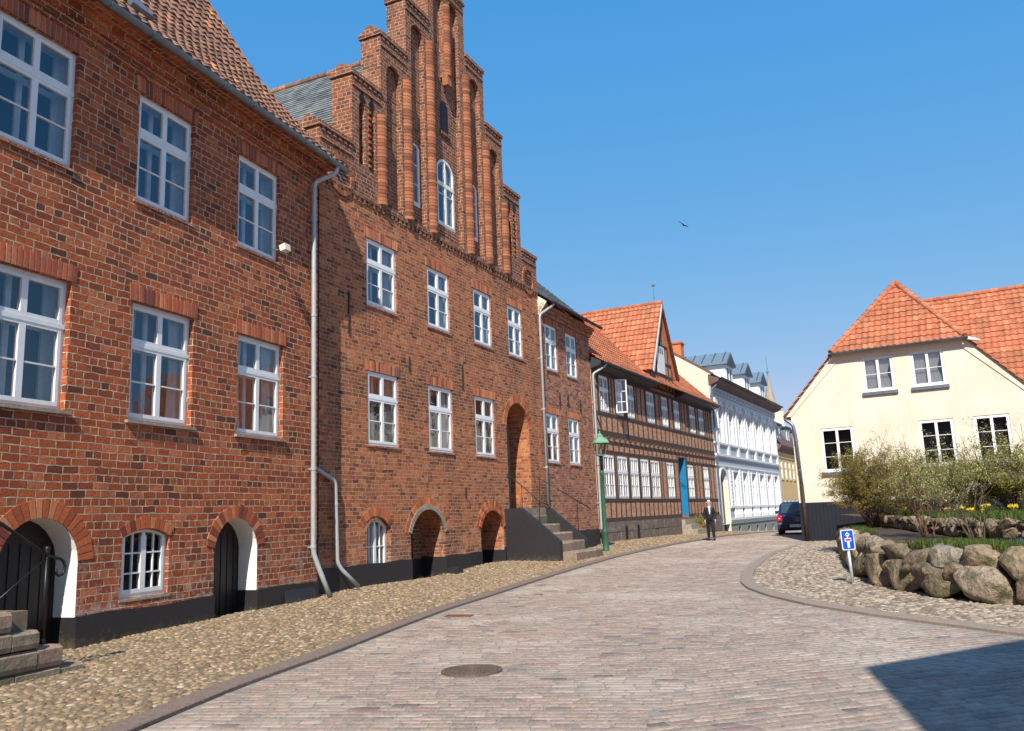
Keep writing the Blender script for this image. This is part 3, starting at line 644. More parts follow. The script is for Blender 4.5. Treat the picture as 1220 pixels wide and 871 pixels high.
def gable_poly(root, u, prof, mat, name='gable_wall'):
    return MB().add([(u, y, z) for y, z in prof], [tuple(range(len(prof)))]).build(name, mat, root)
def slope_pt(prof):
    """roof surface following a bent profile of (y, z) points from the eave to the ridge; s is u"""
    L = [0]
    for a, b in zip(prof[:-1], prof[1:]): L.append(L[-1]+math.dist(a, b))
    def pt(s, t, h):
        y = float(np.interp(t, L, [p[0] for p in prof])); z = float(np.interp(t, L, [p[1] for p in prof]))
        i = max(0, min(len(prof)-2, int(np.searchsorted(L, t)-1))); d = Vector((prof[i+1][0]-prof[i][0], prof[i+1][1]-prof[i][1])).normalized()
        if t > L[-1]: y += d.x*(t-L[-1]); z += d.y*(t-L[-1])
        return (s, y-d.y*h, z+d.x*h)
    return pt, L[-1]

# ---------------- house A: red brick house with the tiled roof
A = empty('brick_house', SA.P, SA.az, 'red brick house under a weathered brown tiled roof, with two whitewashed cellar doorways', 'house')
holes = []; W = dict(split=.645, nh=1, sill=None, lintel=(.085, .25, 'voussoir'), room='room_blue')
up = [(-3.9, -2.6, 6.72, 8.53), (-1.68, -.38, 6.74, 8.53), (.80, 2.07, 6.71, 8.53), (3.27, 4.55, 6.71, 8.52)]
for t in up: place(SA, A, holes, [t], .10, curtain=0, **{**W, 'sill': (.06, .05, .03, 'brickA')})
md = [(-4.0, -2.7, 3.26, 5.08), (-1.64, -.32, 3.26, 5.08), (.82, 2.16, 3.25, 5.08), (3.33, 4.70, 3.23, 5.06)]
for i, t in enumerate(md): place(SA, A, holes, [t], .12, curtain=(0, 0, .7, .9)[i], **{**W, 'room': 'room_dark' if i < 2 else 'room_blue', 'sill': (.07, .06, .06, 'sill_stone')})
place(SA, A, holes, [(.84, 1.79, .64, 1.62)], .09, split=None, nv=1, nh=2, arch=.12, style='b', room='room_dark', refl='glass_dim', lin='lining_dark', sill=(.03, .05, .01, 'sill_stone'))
doorsA = [(-1.10, .14, -.3, 1.82, .60, 1), (2.96, 4.12, -.3, 1.76, .50, 1)]
wb = MB(); rv = MB(); wall(wb, -9, 6.09, -.5, 9.25, holes+doorsA, .40, 0, rv)
wa = wb.build('wall', 'brickA', A); rv.islands('door_reveal', 'limewash', A)
for a, b_, z0, z1, r, _ in doorsA:
    P = arch_pts(a-.02, b_+.02, z1-r, r+.02, 14); y = .40
    d = MB().prism([(a-.02, -.4)]+P+[(b_+.02, -.4)], 'y', y, y+.05); dd = d.build('cellar_door', 'door_dark', A)
    q = MB(); x = a+.15
    while x < b_-.05: q.box(x, x+.02, y-.012, y+.001, -.2, z1-r*.55); x += .17
    q.islands('door_groove', 'door_dark', dd)
    arch_ring(A, a, b_, z1-r, r, .22 if a > 0 else .25, 'voussoir')
    t = MB(); t.box(a-.002, a+.004, -.03, .40, -.5, .47); t.box(b_-.004, b_+.002, -.03, .40, -.5, .47); t.islands('reveal_plinth', 'tar', A)
arch_ring(A, .84+.09, 1.79+.11, 1.505, .13, .17, 'voussoir')
pl = MB()
for a, b_ in ((-9, -1.10), (.14, 2.96), (4.12, 6.10)):
    n_ = max(2, int((b_-a)/.5)); top = [(a+(b_-a)*i/n_, .475+.018*math.sin(i*1.7)) for i in range(n_+1)]
    pl.prism([(a, -.6)]+top+[(b_, -.6)], 'y', -.03, .02)
pl.prism([(-.20, -.1), (-.02, -.1), (-.02, .40)], 'x', 4.95, 5.95)
pl.islands('plinth', 'tar', A)
# cornice: brick courses stepping out under the eave
co = MB()
for i, (z, pr) in enumerate([(8.86, .03), (8.96, .07), (9.06, .13), (9.15, .19)]): co.box(-9, 6.12, -pr, .01, z, z+.098)
co.prism([(-.48, 9.25), (.02, 9.25), (.02, 9.55)], 'x', -9, 6.2); co.build('cornice', 'brickA', A)
profA = [(-.50, 9.34), (.15, 9.93), (.95, 10.85), (1.85, 12.0), (3.4, 14.45), (5.3, 17.4)]
pt, L = slope_pt(profA); rt = pantile(MB(), pt, L, lambda t: (-8.0, 6.33), .23, .34, .045, .05, 6, .008)
roofA = rt.build('roof', 'tileA', A)
bk = MB(); bk.add([(u, y, z-.02) for u in (-9, 6.3) for y, z in profA], [(i, i+1, i+7, i+6) for i in range(5)])
bk.add([(u, y, z) for u in (-9, 6.3) for y, z in ((5.3, 17.4), (10.9, 9.4))], [(0, 1, 3, 2)]); bk.build('roof_underlay', 'tileA', roofA)
vg = MB(); 
for a, b_ in zip(profA[:-1], profA[1:]): vg.add([(6.33, a[0], a[1]+.05), (6.33, b_[0], b_[1]+.05), (6.33, b_[0], b_[1]-.14), (6.33, a[0], a[1]-.14), (6.27, a[0], a[1]+.05), (6.27, b_[0], b_[1]+.05), (6.27, b_[0], b_[1]-.14), (6.27, a[0], a[1]-.14)], [(0, 1, 2, 3), (4, 5, 6, 7), (0, 1, 5, 4), (3, 2, 6, 7)])
vg.build('verge', 'tileA', roofA)
gable_poly(A, 6.09, [(0, -.6)]+[(0, 9.7)]+[(y, z-.1) for y, z in profA[2:]]+[(10.6, 9.4), (10.6, -.6)], 'brickA')
gable_poly(A, -9, [(0, -.6)]+[(0, 9.7)]+[(y, z-.1) for y, z in profA[2:]]+[(10.6, 9.4), (10.6, -.6)], 'brickA')
gutter(A, -9, 6.45, -.50, 9.33, .085, 'zinc', .85)
sk = MB(); q0 = pt(2.02, 1.55, .10); q1 = pt(2.5, 2.35, .10)
o = MB(); vs = [pt(s, t, h) for h in (.06, .15) for s, t in ((.95, 1.25), (1.45, 1.25), (1.45, 2.0), (.95, 2.0))]; o.add(vs, [(0, 1, 5, 4), (1, 2, 6, 5), (2, 3, 7, 6), (3, 0, 4, 7), (4, 5, 6, 7)])
sky_ = o.build('skylight', 'zinc', roofA); o = MB(); o.add([pt(s, t, .156) for s, t in ((1.0, 1.31), (1.4, 1.31), (1.4, 1.94), (1.0, 1.94))], [(0, 1, 2, 3)]); 
pipe(A, [(6.08, -.50, 9.27), (6.05, -.46, 9.10), (5.75, -.12, 8.85), (5.76, -.12, 1.05), (5.86, -.20, .70), (6.02, -.34, .17)], .05, 'zinc_pale', collars=(8.0, 5.9, 4.6, 2.7, 1.15))

# ---------------- house B: the tall one with the stepped gable
B = empty('gabled_brick_house', SB.P, SB.az, 'tall brick house with stepped gable, blind arches and a high arched entrance', 'house')
holes = []; W = dict(split=.645, nh=1, lintel=(.085, .24, 'voussoirB'), room='room_blue', mat='white_clean', sill=(.05, .05, .03, 'brickB'))
for i, (a, b_) in enumerate(((2.16, 3.46), (4.97, 6.18), (7.63, 8.80), (9.99, 11.09))): place(SB, B, holes, [(a, b_, 6.73, 8.41)], .06, curtain=(.8, .9, 1.0, 1.0)[i], **W)
for i, (a, b_) in enumerate(((2.17, 3.48), (4.91, 6.20), (7.52, 8.78))): place(SB, B, holes, [(a, b_, 3.37, 5.12)], .06, curtain=(.9, 1.2, .9)[i], cmat='curtain_warm' if i != 1 else 'curtain', **{**W, 'room': 'room_dark'})
place(SB, B, holes, [(1.96, 2.93, .44, 1.68)], .16, split=None, nv=1, nh=1, arch=.24, style='b', curtain=2.0, room='room_dark', mat='white_clean', sill=(.02, .05, .02, 'sill_stone'))
archB = [(4.05, 5.73, -.4, 1.86, .60), (7.78, 9.27, -.4, 1.80, .50)]
entr = (9.72, 11.45, 1.84, 5.22, .80)
wb = MB(); wall(wb, .45, 12.65, -.6, 9.36, holes, .30, 0) if False else None
wall(wb, .45, 12.65, -.6, 9.36, holes+archB+[entr], .75, 0); wallB = wb.build('wall', 'brickB', B)
for (a, b_, z0, z1, r) in archB:
    P = arch_pts(a-.02, b_+.02, z1-r, r+.02, 14)
    k = MB().add([(a-.02, .75, -.6)]+[(p, .75, z) for p, z in P]+[(b_+.02, .75, -.6)], [tuple(range(len(P)+2))]); k.build('cellar_arch_back', 'brickGable', B)
    k = MB().prism([(b_-.52 if a < 5 else b_-.50, -.5), (b_-.52 if a < 5 else b_-.50, z1-r*.6), (a+.12, z1-r*.5), (a+.12, -.5)], 'y', .68, .76); k.build('cellar_door', 'door_dark', B)
    arch_ring(B, a, b_, z1-r, r, .13, 'sill_stone' if a < 5 else 'voussoirB', .03)
    arch_ring(B, a-.13, b_+.13, z1-r, r+.13, .16, 'voussoirB', .012)
    t = MB(); t.box(a-.003, a+.005, -.03, .75, -.6, .62); t.box(b_-.005, b_+.003, -.03, .75, -.6, .62); t.box(a, b_, .742, .748, -.6, .58); t.islands('reveal_plinth', 'tar', B)
arch_ring(B, 2.02, 3.08, 1.47, .26, .20, 'voussoirB')
arch_ring(B, entr[0], entr[1], entr[3]-.80, .80, .24, 'voussoirB', .012)
P = arch_pts(entr[0]-.02, entr[1]+.02, entr[3]-.80, .82, 14)
dr = MB().add([(entr[0]-.02, .75, 1.8)]+[(p, .75, z) for p, z in P]+[(entr[1]+.02, .75, 1.8)], [tuple(range(len(P)+2))]).build('entrance_door', 'door_grey', B)
pn = MB()
for x0, x1 in ((9.85, 10.52), (10.62, 11.3)):
    for z0, z1 in ((1.95, 2.6), (2.75, 3.9), (4.02, 4.55)): pn.box(x0, x1, .73, .752, z0, z1)
pn.islands('door_panel', 'door_grey', dr)
pl = MB()
for a, b_, h in ((.2, 4.05, .66), (5.73, 7.78, .64), (9.27, 9.40, .68), (12.0, 12.66, .8)):
    n_ = max(2, int((b_-a)/.5)); pl.prism([(a, -.7)]+[(a+(b_-a)*i/n_, h+.02*math.sin(i*2.3)) for i in range(n_+1)]+[(b_, -.7)], 'y', -.035, .02)
pl.box(5.735, 6.02, -.36, -.034, -.6, .34); pl.islands('plinth', 'tar', B)
# recess between the two houses
MB().add([(-.6, .32, -.6), (.46, .32, -.6), (.46, .32, 9.7), (-.6, .32, 9.7)], [(0, 1, 2, 3)]).build('wall', 'brickB', B)
TH = .62; MOD = 1.25; U0 = .45
edges = [.45, 1.70, 2.95, 4.20, 5.45, 7.65, 8.90, 10.15, 11.40, 12.65]; tops = [10.62, 12.52, 14.24, 16.02, 17.75, 16.02, 14.24, 12.52, 10.62]
# dentil band under the gable
fb = MB(); fb.box(.45, 12.65, -.045, .01, 9.36, 9.46); x = .5
while x < 12.6: fb.box(x, x+.10, -.035, .01, 9.25, 9.361); x += .2
fb.build('dentil_band', 'brickGable', B)
ND = .16   # depth of the blind niches
gf = MB(); gb = MB()
niches = {2: [(3.22, 3.93, 9.55, 13.60)], 3: [(4.47, 5.16, 9.55, 15.50)], 4: [(5.75, 7.27, 9.55, 14.7, 0, 2), (5.75, 6.36, 14.7, 17.42, .30, 3), (6.66, 7.27, 14.7, 17.42, .30, 3)], 5: [(7.92, 8.62, 9.55, 15.50)], 6: [(9.17, 9.88, 9.55, 13.60)]}
side = MB()
for i, tp in enumerate(tops):
    a, b_ = edges[i], edges[i+1]; hs = []
    if i in (0, 8): c = 1.30 if i == 0 else 11.72; hs = [(c-.40, c+.40, 9.55, 10.35, .40), ]
    if i in (1, 7): c = (a+b_)/2; hs = [(c-.34, c-.07, 10.25, 11.92, .18), (c+.07, c+.34, 10.25, 11.92, .18)]
    if i in niches: hs = [t if len(t) == 6 else (*t, .33) for t in niches[i]]
    if i == 0: hs = []
    if i == 8: hs = []
    wall(gf, a, b_, 9.46, tp, hs, ND, 0)
    if i not in (0, 8): gb.add([(a, ND, 9.46), (b_, ND, 9.46), (b_, ND, tp-.02), (a, ND, tp-.02)], [(0, 1, 2, 3)])
    side.add([(a, TH, 9.3), (b_, TH, 9.3), (b_, TH, tp), (a, TH, tp)], [(0, 1, 2, 3)])
for i in range(len(edges)):
    lo = tops[i-1] if i > 0 else -.6; hi = tops[i] if i < len(tops) else -.6; z0, z1 = min(lo, hi), max(lo, hi); x = edges[i]
    side.add([(x, 0, z0), (x, TH, z0), (x, TH, z1), (x, 0, z1)], [(0, 1, 2, 3)])
gableo = gf.build('gable', 'brickGable', B); side.build('gable_side', 'brickGable', gableo)
# windows in the gable cut through the niche backs
gw = []
def gwin(c, w_, z0, z1, arch, **kw):
    u, zz = SB.fit(c, z0, 0); h_ = z1-z0; gw.append((c-w_/2, c+w_/2, z0, z1, arch)); add_window(B, c, z0, w_, h_, rec=ND+.03, arch=arch, mat='white_clean', **kw)
gwin(6.51, 1.06, 10.0, 12.1, .42, split=.60, nh=1, nv=0, style='b', curtain=.6)
gwin(4.83, .50, 10.12, 11.95, .12, split=None, nh=2, nv=0, style='b', cas=1); gwin(8.27, .50, 10.12, 11.95, .12, split=None, nh=2, nv=0, style='b', cas=1)
gb = MB()
for i in range(1, 8): 
    a, b_ = edges[i], edges[i+1]; wall(gb, a, b_, 9.46, tops[i]-.02, [h for h in gw if a < (h[0]+h[1])/2 < b_], .25, ND)
gb.build('niche_back', 'brickGable', gableo)
# centre bay: the lower part opens as one bay, so the strip between the two niches ends in a pendant
cf = MB().add([(6.36, 0, 14.7), (6.66, 0, 14.7), (6.66, ND, 14.7), (6.36, ND, 14.7)], [(0, 1, 2, 3)]).build('pendant', 'brickGable', gableo)
so = MB(); so.add([(6.30, ND-.004, 12.95), (6.76, ND-.004, 12.95), (6.76, ND-.004, 13.75)]+[(p, ND-.004, z) for p, z in arch_pts(6.30, 6.76, 13.75, .25, 8)][::-1], [tuple(range(12))]); so.build('slit_opening', 'room_dark', gableo)
sl = MB().box(6.24, 6.82, ND-.06, ND+.01, 12.86, 12.95); sl.build('slit_sill', 'brickGable', gableo)
# round mouldings between the bays
for x, z1 in ((4.20, 13.55), (5.45, 15.3), (7.65, 15.3), (8.90, 13.55), (10.15, 11.9), (2.95, 11.9)):
    mb = MB(); z = 9.46
    while z < z1-.02:
        zz = min(z+.098, z1); rr = .175+random.uniform(-.006, .006); mb.prism([(x+rr*math.cos(math.pi+math.pi*j/8), .02+rr*math.sin(math.pi+math.pi*j/8)*.95) for j in range(9)], 'z', z+.006, zz-.006); z += .098
    core = MB(); core.prism([(x+.16*math.cos(math.pi+math.pi*j/8), .02+.15*math.sin(math.pi+math.pi*j/8)) for j in range(9)], 'z', 9.46, z1); 
    pil = mb.build('pilaster', 'voussoirG', gableo); core.build('pilaster_core', 'joint', pil) if False else core.build('mortar', 'joint', pil) if False else None
    cr = core.build('mortar', 'joint', pil)
# pendant in the centre bay
mb = MB(); z = 14.75
while z < 17.1: mb.prism([(6.51+.15*math.cos(math.pi+math.pi*j/8), .02+.15*math.sin(math.pi+math.pi*j/8)) for j in range(9)], 'z', z+.006, z+.092); z += .098
mb.prism([(6.40, 14.45), (6.62, 14.45), (6.66, 14.75), (6.36, 14.75)], 'y', -.08, .1); mb.build('pendant', 'voussoirG', gableo)
# round blind medallions in the outer bays and tracery in the next ones
for c in (1.24, 11.86):
    m = MB(); m.lathe([(0, -.02), (.37, -.02), (.37, 0.0), (0, 0.0)], seg=24); o = m.build('medallion', 'room_dark' if False else 'niche_brick' if False else 'brickGable', gableo)
    o.location = (c, .004-.0, 9.66); o.rotation_euler = (R(90), 0, 0)
    g2_ = MB(); n_ = 22
    for k in range(n_):
        a0, a1 = 2*math.pi*(k+.06)/n_, 2*math.pi*(k+.94)/n_; g2_.prism([(c+q*math.cos(t), 9.66+q*math.sin(t)) for q, t in ((.37, a0), (.37, a1), (.49, a1), (.49, a0))], 'y', -.045, .01)
    g2_.build('medallion_ring', 'voussoirG', gableo)
    g3 = MB()
    for k in range(4):
        for x_ in range(5):
            if (k+x_) % 2 == 0 and abs(x_-2)+abs(k-1.5) < 3: g3.box(c-.26+x_*.105, c-.17+x_*.105, -.03, -.018, 9.46+k*.1, 9.52+k*.1)
    g3.islands('medallion_pattern', 'room_dark', gableo, pad=.03)
for c in (2.325, 10.775):
    for sx in (-.205, .205):
        m = MB(); zz = [11.92, 12.02, 12.14, 12.30]; ww_ = [.10, .13, .05, .02]
        m.prism([(c+sx-w_, z) for z, w_ in zip(zz, ww_)]+[(c+sx+w_, z) for z, w_ in zip(zz[::-1], ww_[::-1])], 'y', -.006, .004); m.build('tracery', 'room_dark', gableo)
        m = MB(); z = 10.3
        while z < 11.9: m.box(c+sx*.45-.05, c+sx*.45+.05, -.03, .03, z, z+.07) if sx > 0 else None; z += .16
        if m.v: m.build('tracery', 'voussoirG', gableo)
# saddle-roofed caps on every step
for i, tp in enumerate(tops):
    a, b_ = edges[i], edges[i+1]; c0 = a-.05 if i <= 4 else a+.0; c1 = b_+.05 if i >= 4 else b_
    cp = MB(); cp.prism([(-.05, tp), (-.05, tp+.10), (TH/2, tp+.34), (TH+.05, tp+.10), (TH+.05, tp)], 'x', c0, c1)
    x = a+.06
    while x < b_-.08: cp.box(x, x+.11, -.028, .01, tp-.10, tp+.001); x += .21
    cp.box(a+.02, b_-.02, -.03, .01, tp-.30, tp-.245); cp.build('step_cap', 'brickGable', gableo)
# slate roof running back from the gable
for sgn, mt in ((-1, 'slate'), (1, 'slate')):
    e = 6.55+sgn*6.35; prof = [(0, 9.55), (0, 0)]
    T = Vector((-sgn*6.35, 0, 16.05-9.4)).normalized(); Lr = math.hypot(6.35, 6.65)
    ptf = plane_pt((e, .55, 9.4), (0, 1, 0), T); sb = MB(); j = 0; t = 0
    while t < Lr:
        s = 0
        while s < 13:
            w_ = .3; t1 = min(t+.24, Lr); dz = random.uniform(0, .008); off = .15*(j % 2)
            s0 = max(0, s-off); sb.add([ptf(s0+.003, t, .022+dz), ptf(min(13, s-off+w_)-.003, t, .022+dz), ptf(min(13, s-off+w_)-.003, t1, .004), ptf(s0+.003, t1, .004), ptf(s0, t, 0), ptf(min(13, s-off+w_), t, 0)], [(0, 1, 2, 3), (4, 5, 1, 0)]); s += w_
        t += .24; j += 1
    sb.add([ptf(0, 0, -.01), ptf(13, 0, -.01), ptf(13, Lr, -.01), ptf(0, Lr, -.01)], [(0, 1, 2, 3)], .4)
    roofB = sb.build('roof', mt, B)
ridge_tiles(MB(), (6.55, .5, 16.07), (6.55, 13.5, 16.07), .12).build('ridge', 'tileA', roofB)
for x in (.45, 12.65): gable_poly(B, x, [(0, -.6), (0, 9.5), (13.5, 9.5), (13.5, -.6)], 'brickB', 'wall')
gable_poly(B, 0, [(0, 0), (0, .01), (.01, 0)], 'brickB', 'wall') if False else None
bw_ = MB(); bw_.add([(.45, 13.5, -.6), (12.65, 13.5, -.6), (12.65, 13.5, 9.4), (6.55, 13.5, 16.0), (.45, 13.5, 9.4)], [(0, 1, 2, 3, 4)]); bw_.build('wall', 'brickB', B)
pipe(B, [(.10, .26, 2.98), (.35, -.06, 2.72), (.86, -.12, 2.50), (.93, -.12, .78), (1.02, -.16, .62), (1.38, -.34, .24)], .045, 'zinc_pale', collars=(2.0,))
# wall anchors
ia = MB()
for u, z0, z1 in ((1.52, 5.9, 6.9), (6.92, 5.25, 5.95), (6.92, 2.15, 2.45), (4.1, 5.35, 5.75)): ia.box(u-.02, u+.02, -.03, .0, z0, z1)
ia.islands('wall_anchor', 'iron_rust', B)

# entrance stair
ST = empty('entrance_stairs', B.matrix_basis @ Vector((10.5, 0, .2)), SB.az, 'worn stone entrance steps between black side walls with thin iron handrails', 'stairs')
def L_(x): return x
so_ = Vector((10.5, 0, .2))
def sub(mb): mb.v = [tuple(Vector(v)-so_) for v in mb.v]; return mb
stp = [(.50, 2.18), (.78, 1.74), (1.05, 1.34), (1.32, .92), (1.60, .48)]
for i, (z, of) in enumerate(stp):
    u1 = 11.52 if i else 11.95; u0 = 9.62 if i else 9.62; nx = stp[i+1][1] if i < 4 else -.3
    m = MB(); x = u0
    while x < u1-.05:
        e = min(u1, x+random.uniform(.7, 1.0)); e = u1 if u1-e < .4 else e; dz = random.uniform(-.012, .012)
        m.prism([(-of, .12 if i == 0 else z-.30), (-of-.01, z-.04+dz), (-of+.03, z+dz), (-nx+.08, z+dz), (-nx+.08, .0 if i == 0 else z-.30)], 'x', x+.006, e-.006); x = e
    sub(m).build('step', 'step_stone', ST)
m = MB(); m.box(9.62, 11.52, -.45, .75, 1.5, 1.842); sub(m).build('landing', 'step_stone', ST)
m = MB(); m.box(9.64, 11.5, -1.7, -.002, -.2, .3); sub(m).build('core', 'joint_dark', ST) 
for u0, u1 in ((9.37, 9.62), (11.52, 11.77)):
    m = MB(); m.prism([(-1.76, -.3), (-1.76, .80), (-1.70, .86), (-.52, 1.84), (-.003, 1.84), (-.003, -.3)], 'x', u0, u1); sub(m).build('side_wall', 'tar', ST)
def rail(pts, posts, base, name='handrail'):
    m = MB(); m.tube(pts, .016, 8); 
    e = Vector(pts[-1]); pr = Vector(pts[-2]); d = (e-pr).normalized(); cv = [e+Vector((0, -math.sin(t)*.09, -.09+.09*math.cos(t)))*(1-t/9) for t in (0, .6, 1.2, 1.9, 2.6, 3.4, 4.2)]; m.tube(cv, .014, 6)
    o = sub(m).build(name, 'iron', ST, True)
    for (p, zb) in posts: q = MB(); q.tube([p, (p[0], p[1], zb)], .012, 6); q.lathe([(.0, -.02), (.022, 0), (.0, .02)], p, 8); sub(q).build('post', 'iron', o)
rail([(9.62, .5, 3.0), (9.62, 0, 2.90), (9.60, -.5, 2.52), (9.52, -1.1, 2.02), (9.5, -1.38, 1.9)], [((9.6, -.5, 2.52), 1.82), ((9.52, -1.1, 2.02), 1.3)], 0)
rail([(11.55, .7, 3.28), (11.6, 0, 2.93), (11.65, -.65, 2.54), (11.65, -1.85, 1.80)], [((11.65, -.2, 2.80), 1.84), ((11.65, -1.5, 2.02), 1.0)], 0)

# ---------------- house C: the low wing with the slate roof, in line with B
Cc = empty('brick_house', SB.P, SB.az, 'narrow brick house with grey slate roof between the stepped gable and the half-timbered house', 'house')
holes = []; W = dict(split=.645, nh=1, lintel=(.085, .22, 'voussoirB'), room='room_blue', mat='white_clean', sill=(.05, .05, .03, 'brickC'))
for a, b_ in ((13.05, 14.14), (15.02, 16.13)): place(SB, Cc, holes, [(a, b_, 6.69, 8.37)], .06, curtain=1.0, **W)
for a, b_ in ((12.80, 13.93), (14.89, 16.01)): place(SB, Cc, holes, [(a, b_, 3.39, 5.12)], .06, curtain=1.0, cmat='curtain_warm', **{**W, 'room': 'room_dark'})
wb = MB(); wall(wb, 12.66, 17.75, -.6, 9.0, holes, .3); wb.build('wall', 'brickC', Cc)
MB().prism([(12.66, -.6), (12.66, 1.05), (14.4, 1.0), (17.76, .98), (17.76, -.6)], 'y', -.03, .02).build('plinth', 'tar', Cc)
co = MB(); co.box(12.66, 17.8, -.08, .01, 8.66, 8.78); co.box(12.66, 17.8, -.16, .01, 8.781, 8.9); co.box(12.66, 17.8, -.24, .01, 8.901, 9.02); co.build('cornice', 'brickC', Cc)
MB().prism([(-.34, 9.05), (.3, 9.5), (.3, 8.7), (-.02, 8.6)], 'x', 12.66, 12.72).build('eave_end', 'cream_pale', Cc)
pc = [(-.42, 9.08), (.2, 9.52), (4.2, 13.2)]; ptc, Lc = slope_pt(pc); sb = MB(); t = 0; j = 0
while t < Lc-.05:
    s = 12.66
    while s < 18.05: s1 = min(s+.3, 18.1); t1 = min(Lc, t+.24); dz = random.uniform(0, .008); sb.add([ptc(s+.003, t, .022+dz), ptc(s1-.003, t, .022+dz), ptc(s1-.003, t1, .004), ptc(s+.003, t1, .004), ptc(s, t, 0), ptc(s1, t, 0)], [(0, 1, 2, 3), (4, 5, 1, 0)]); s += .3
    t += .24; j += 1
sb.add([ptc(12.66, 0, -.01), ptc(18.1, 0, -.01), ptc(18.1, .5, -.01), ptc(12.66, .5, -.01)], [(0, 1, 2, 3)]); sb.add([(12.66, 4.2, 13.2), (18.1, 4.2, 13.2), (18.1, 9, 9), (12.66, 9, 9)], [(0, 1, 2, 3)])
rc = sb.build('roof', 'slate', Cc); ridge_tiles(MB(), (12.7, 4.2, 13.2), (18.1, 4.2, 13.2)).build('ridge', 'tileOrange', rc)
for x in (17.76,): gable_poly(Cc, x, [(0, -.6), (0, 9.0), (.2, 9.45), (4.2, 13.1), (9, 9), (9, -.6)], 'brickC')
gutter(Cc, 12.9, 18.15, -.44, 9.10, .075, 'zinc_dark', .8)
pipe(Cc, [(13.12, -.44, 9.06), (13.05, -.40, 8.96), (12.50, -.12, 8.55), (12.50, -.12, 1.35)], .045, 'zinc_pale', collars=(7, 5.2, 3.2))
ia = MB()
for u, z in ((14.3, 5.45), (15.1, 5.5), (16.4, 5.4)): ia.box(u-.025, u+.025, -.03, 0, z, z+.55); ia.box(u-.09, u+.09, -.025, 0, z+.12, z+.19); ia.box(u-.07, u+.07, -.026, 0, z+.34, z+.40)
ia.islands('wall_anchor', 'iron_rust', Cc, pad=.05)

# ---------------- house D: half-timbered
Dh = empty('half_timbered_house', SD.P, SD.az, 'half-timbered brick house with orange tile roof, steep attic gable and blue front door', 'house')
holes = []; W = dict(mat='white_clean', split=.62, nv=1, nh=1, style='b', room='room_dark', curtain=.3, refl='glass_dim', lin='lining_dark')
g0 = [(.68, 1.95), (2.27, 3.56), (3.84, 4.98), (5.22, 6.42), (6.65, 8.02), (9.12, 10.34), (12.72, 13.98), (15.88, 17.08)]
for t in g0: place(SD, Dh, holes, [(*t, 2.17, 3.95)], .03, **W)
u0_ = [(.68, 1.75), (2.55, 3.5), (3.95, 4.97), (6.66, 7.85), (8.95, 10.04), (11.0, 12.05), (13.88, 15.1), (15.74, 16.9)]
for t in u0_: place(SD, Dh, holes, [(*t, 5.72, 7.22)], .03, **{**W, 'room': 'room_blue'})
door = (11.35, 12.60, 1.30, 4.30, 0, 0)
wb = MB(); wall(wb, 0, 18.95, 1.2, 7.62, holes+[door], .45, 0); wb.build('wall', 'brickD', Dh)
pb = MB(); x = -.02
for z0, z1, mt_ in ((-.4, .34, 0), (.34, .80, 0), (.80, 1.22, 0)):
    x = 0
    while x < 18.9:
        e = min(18.95, x+random.uniform(.5, 1.0)); pb.box(x+.01, e-.01, -.06+random.uniform(-.012, .012), .02, z0+.01, z1-.01); x = e
pb.box(0, 18.95, -.03, .03, -.5, 1.2); plD = pb.build('plinth', 'plinth_grey', Dh)
for u in (2.75, 4.25): MB().box(u, u+.28, -.078, -.065, .45, 1.02).build('cellar_opening', 'room_dark', plD)
tb = MB(); PR_ = -.022
def beam(u0, u1, z0, z1, p=PR_): tb.box(u0, u1, p, .012, z0, z1)
def clipx(z0, z1):   # free spans of a rail at this height
    sp = [(0, 18.95)]
    for h in holes+[door]:
        if h[2] < z1-.02 and h[3] > z0+.02: sp = [q for a, b_ in sp for q in ((a, min(b_, h[0])), (max(a, h[1]), b_)) if q[1]-q[0] > .03]
    return sp
for z0, z1 in ((1.2, 1.38), (2.02, 2.16), (4.02, 4.14), (4.42, 4.54), (4.74, 4.95), (5.57, 5.71), (7.26, 7.4)):
    for a, b_ in clipx(z0, z1): beam(a, b_, z0, z1)
def posts(step, z0, z1, off=0):
    x = .02+off
    while x < 18.9:
        segs = [(z0, z1)]
        for h in holes+[door]:
            if h[0]-.04 < x+.06 < h[1]+.04: segs = [q for a, b_ in segs for q in ((a, min(b_, h[2]-.0)), (max(a, h[3]), b_)) if q[1]-q[0] > .12]
        for a, b_ in segs: beam(x, x+.115, a, b_, PR_+.004)
        x += step+random.uniform(-.05, .05)
posts(.62, 1.38, 2.02); posts(.66, 2.16, 4.02, .0); posts(.64, 4.14, 4.42); posts(.66, 4.95, 5.57); posts(.55, 5.71, 7.26)
for h in holes: 
    for x in (h[0]-.115, h[1]): beam(x, x+.115, h[2]-.13 if h[2] > 4 else 2.16, h[3]+.03, PR_-.003)
    beam(h[0]-.1, h[1]+.1, h[2]-.12, h[2]-.002, PR_-.006)
beam(11.22, 11.35, 1.38, 4.42, PR_-.003); beam(12.60, 12.73, 1.38, 4.42, PR_-.003)
tb.prism([(.75, 4.97), (.87, 4.97), (.35, 5.57), (.23, 5.57)], 'y', PR_-.002, .0)
x = .1
while x < 18.8: tb.box(x, x+.14, -.10, .0, 4.62, 4.738); x += .66
tb.build('timber_frame', 'timber', Dh)
dj = MB(); dj.box(12.58, 12.598, .0, .42, 1.32, 4.28); dj.box(11.352, 11.37, .0, .42, 1.32, 4.28); dj.box(11.36, 12.59, .36, .42, 1.32, 4.28); 
dd = dj.build('front_door', 'blue_door', Dh); k = MB()
for x0, x1 in ((11.45, 11.92), (12.02, 12.5)):
    for z0, z1 in ((1.5, 2.2), (2.35, 3.3), (3.5, 4.1)): k.box(x0, x1, .34, .362, z0, z1)
k.islands('door_panel', 'blue_door', dd)
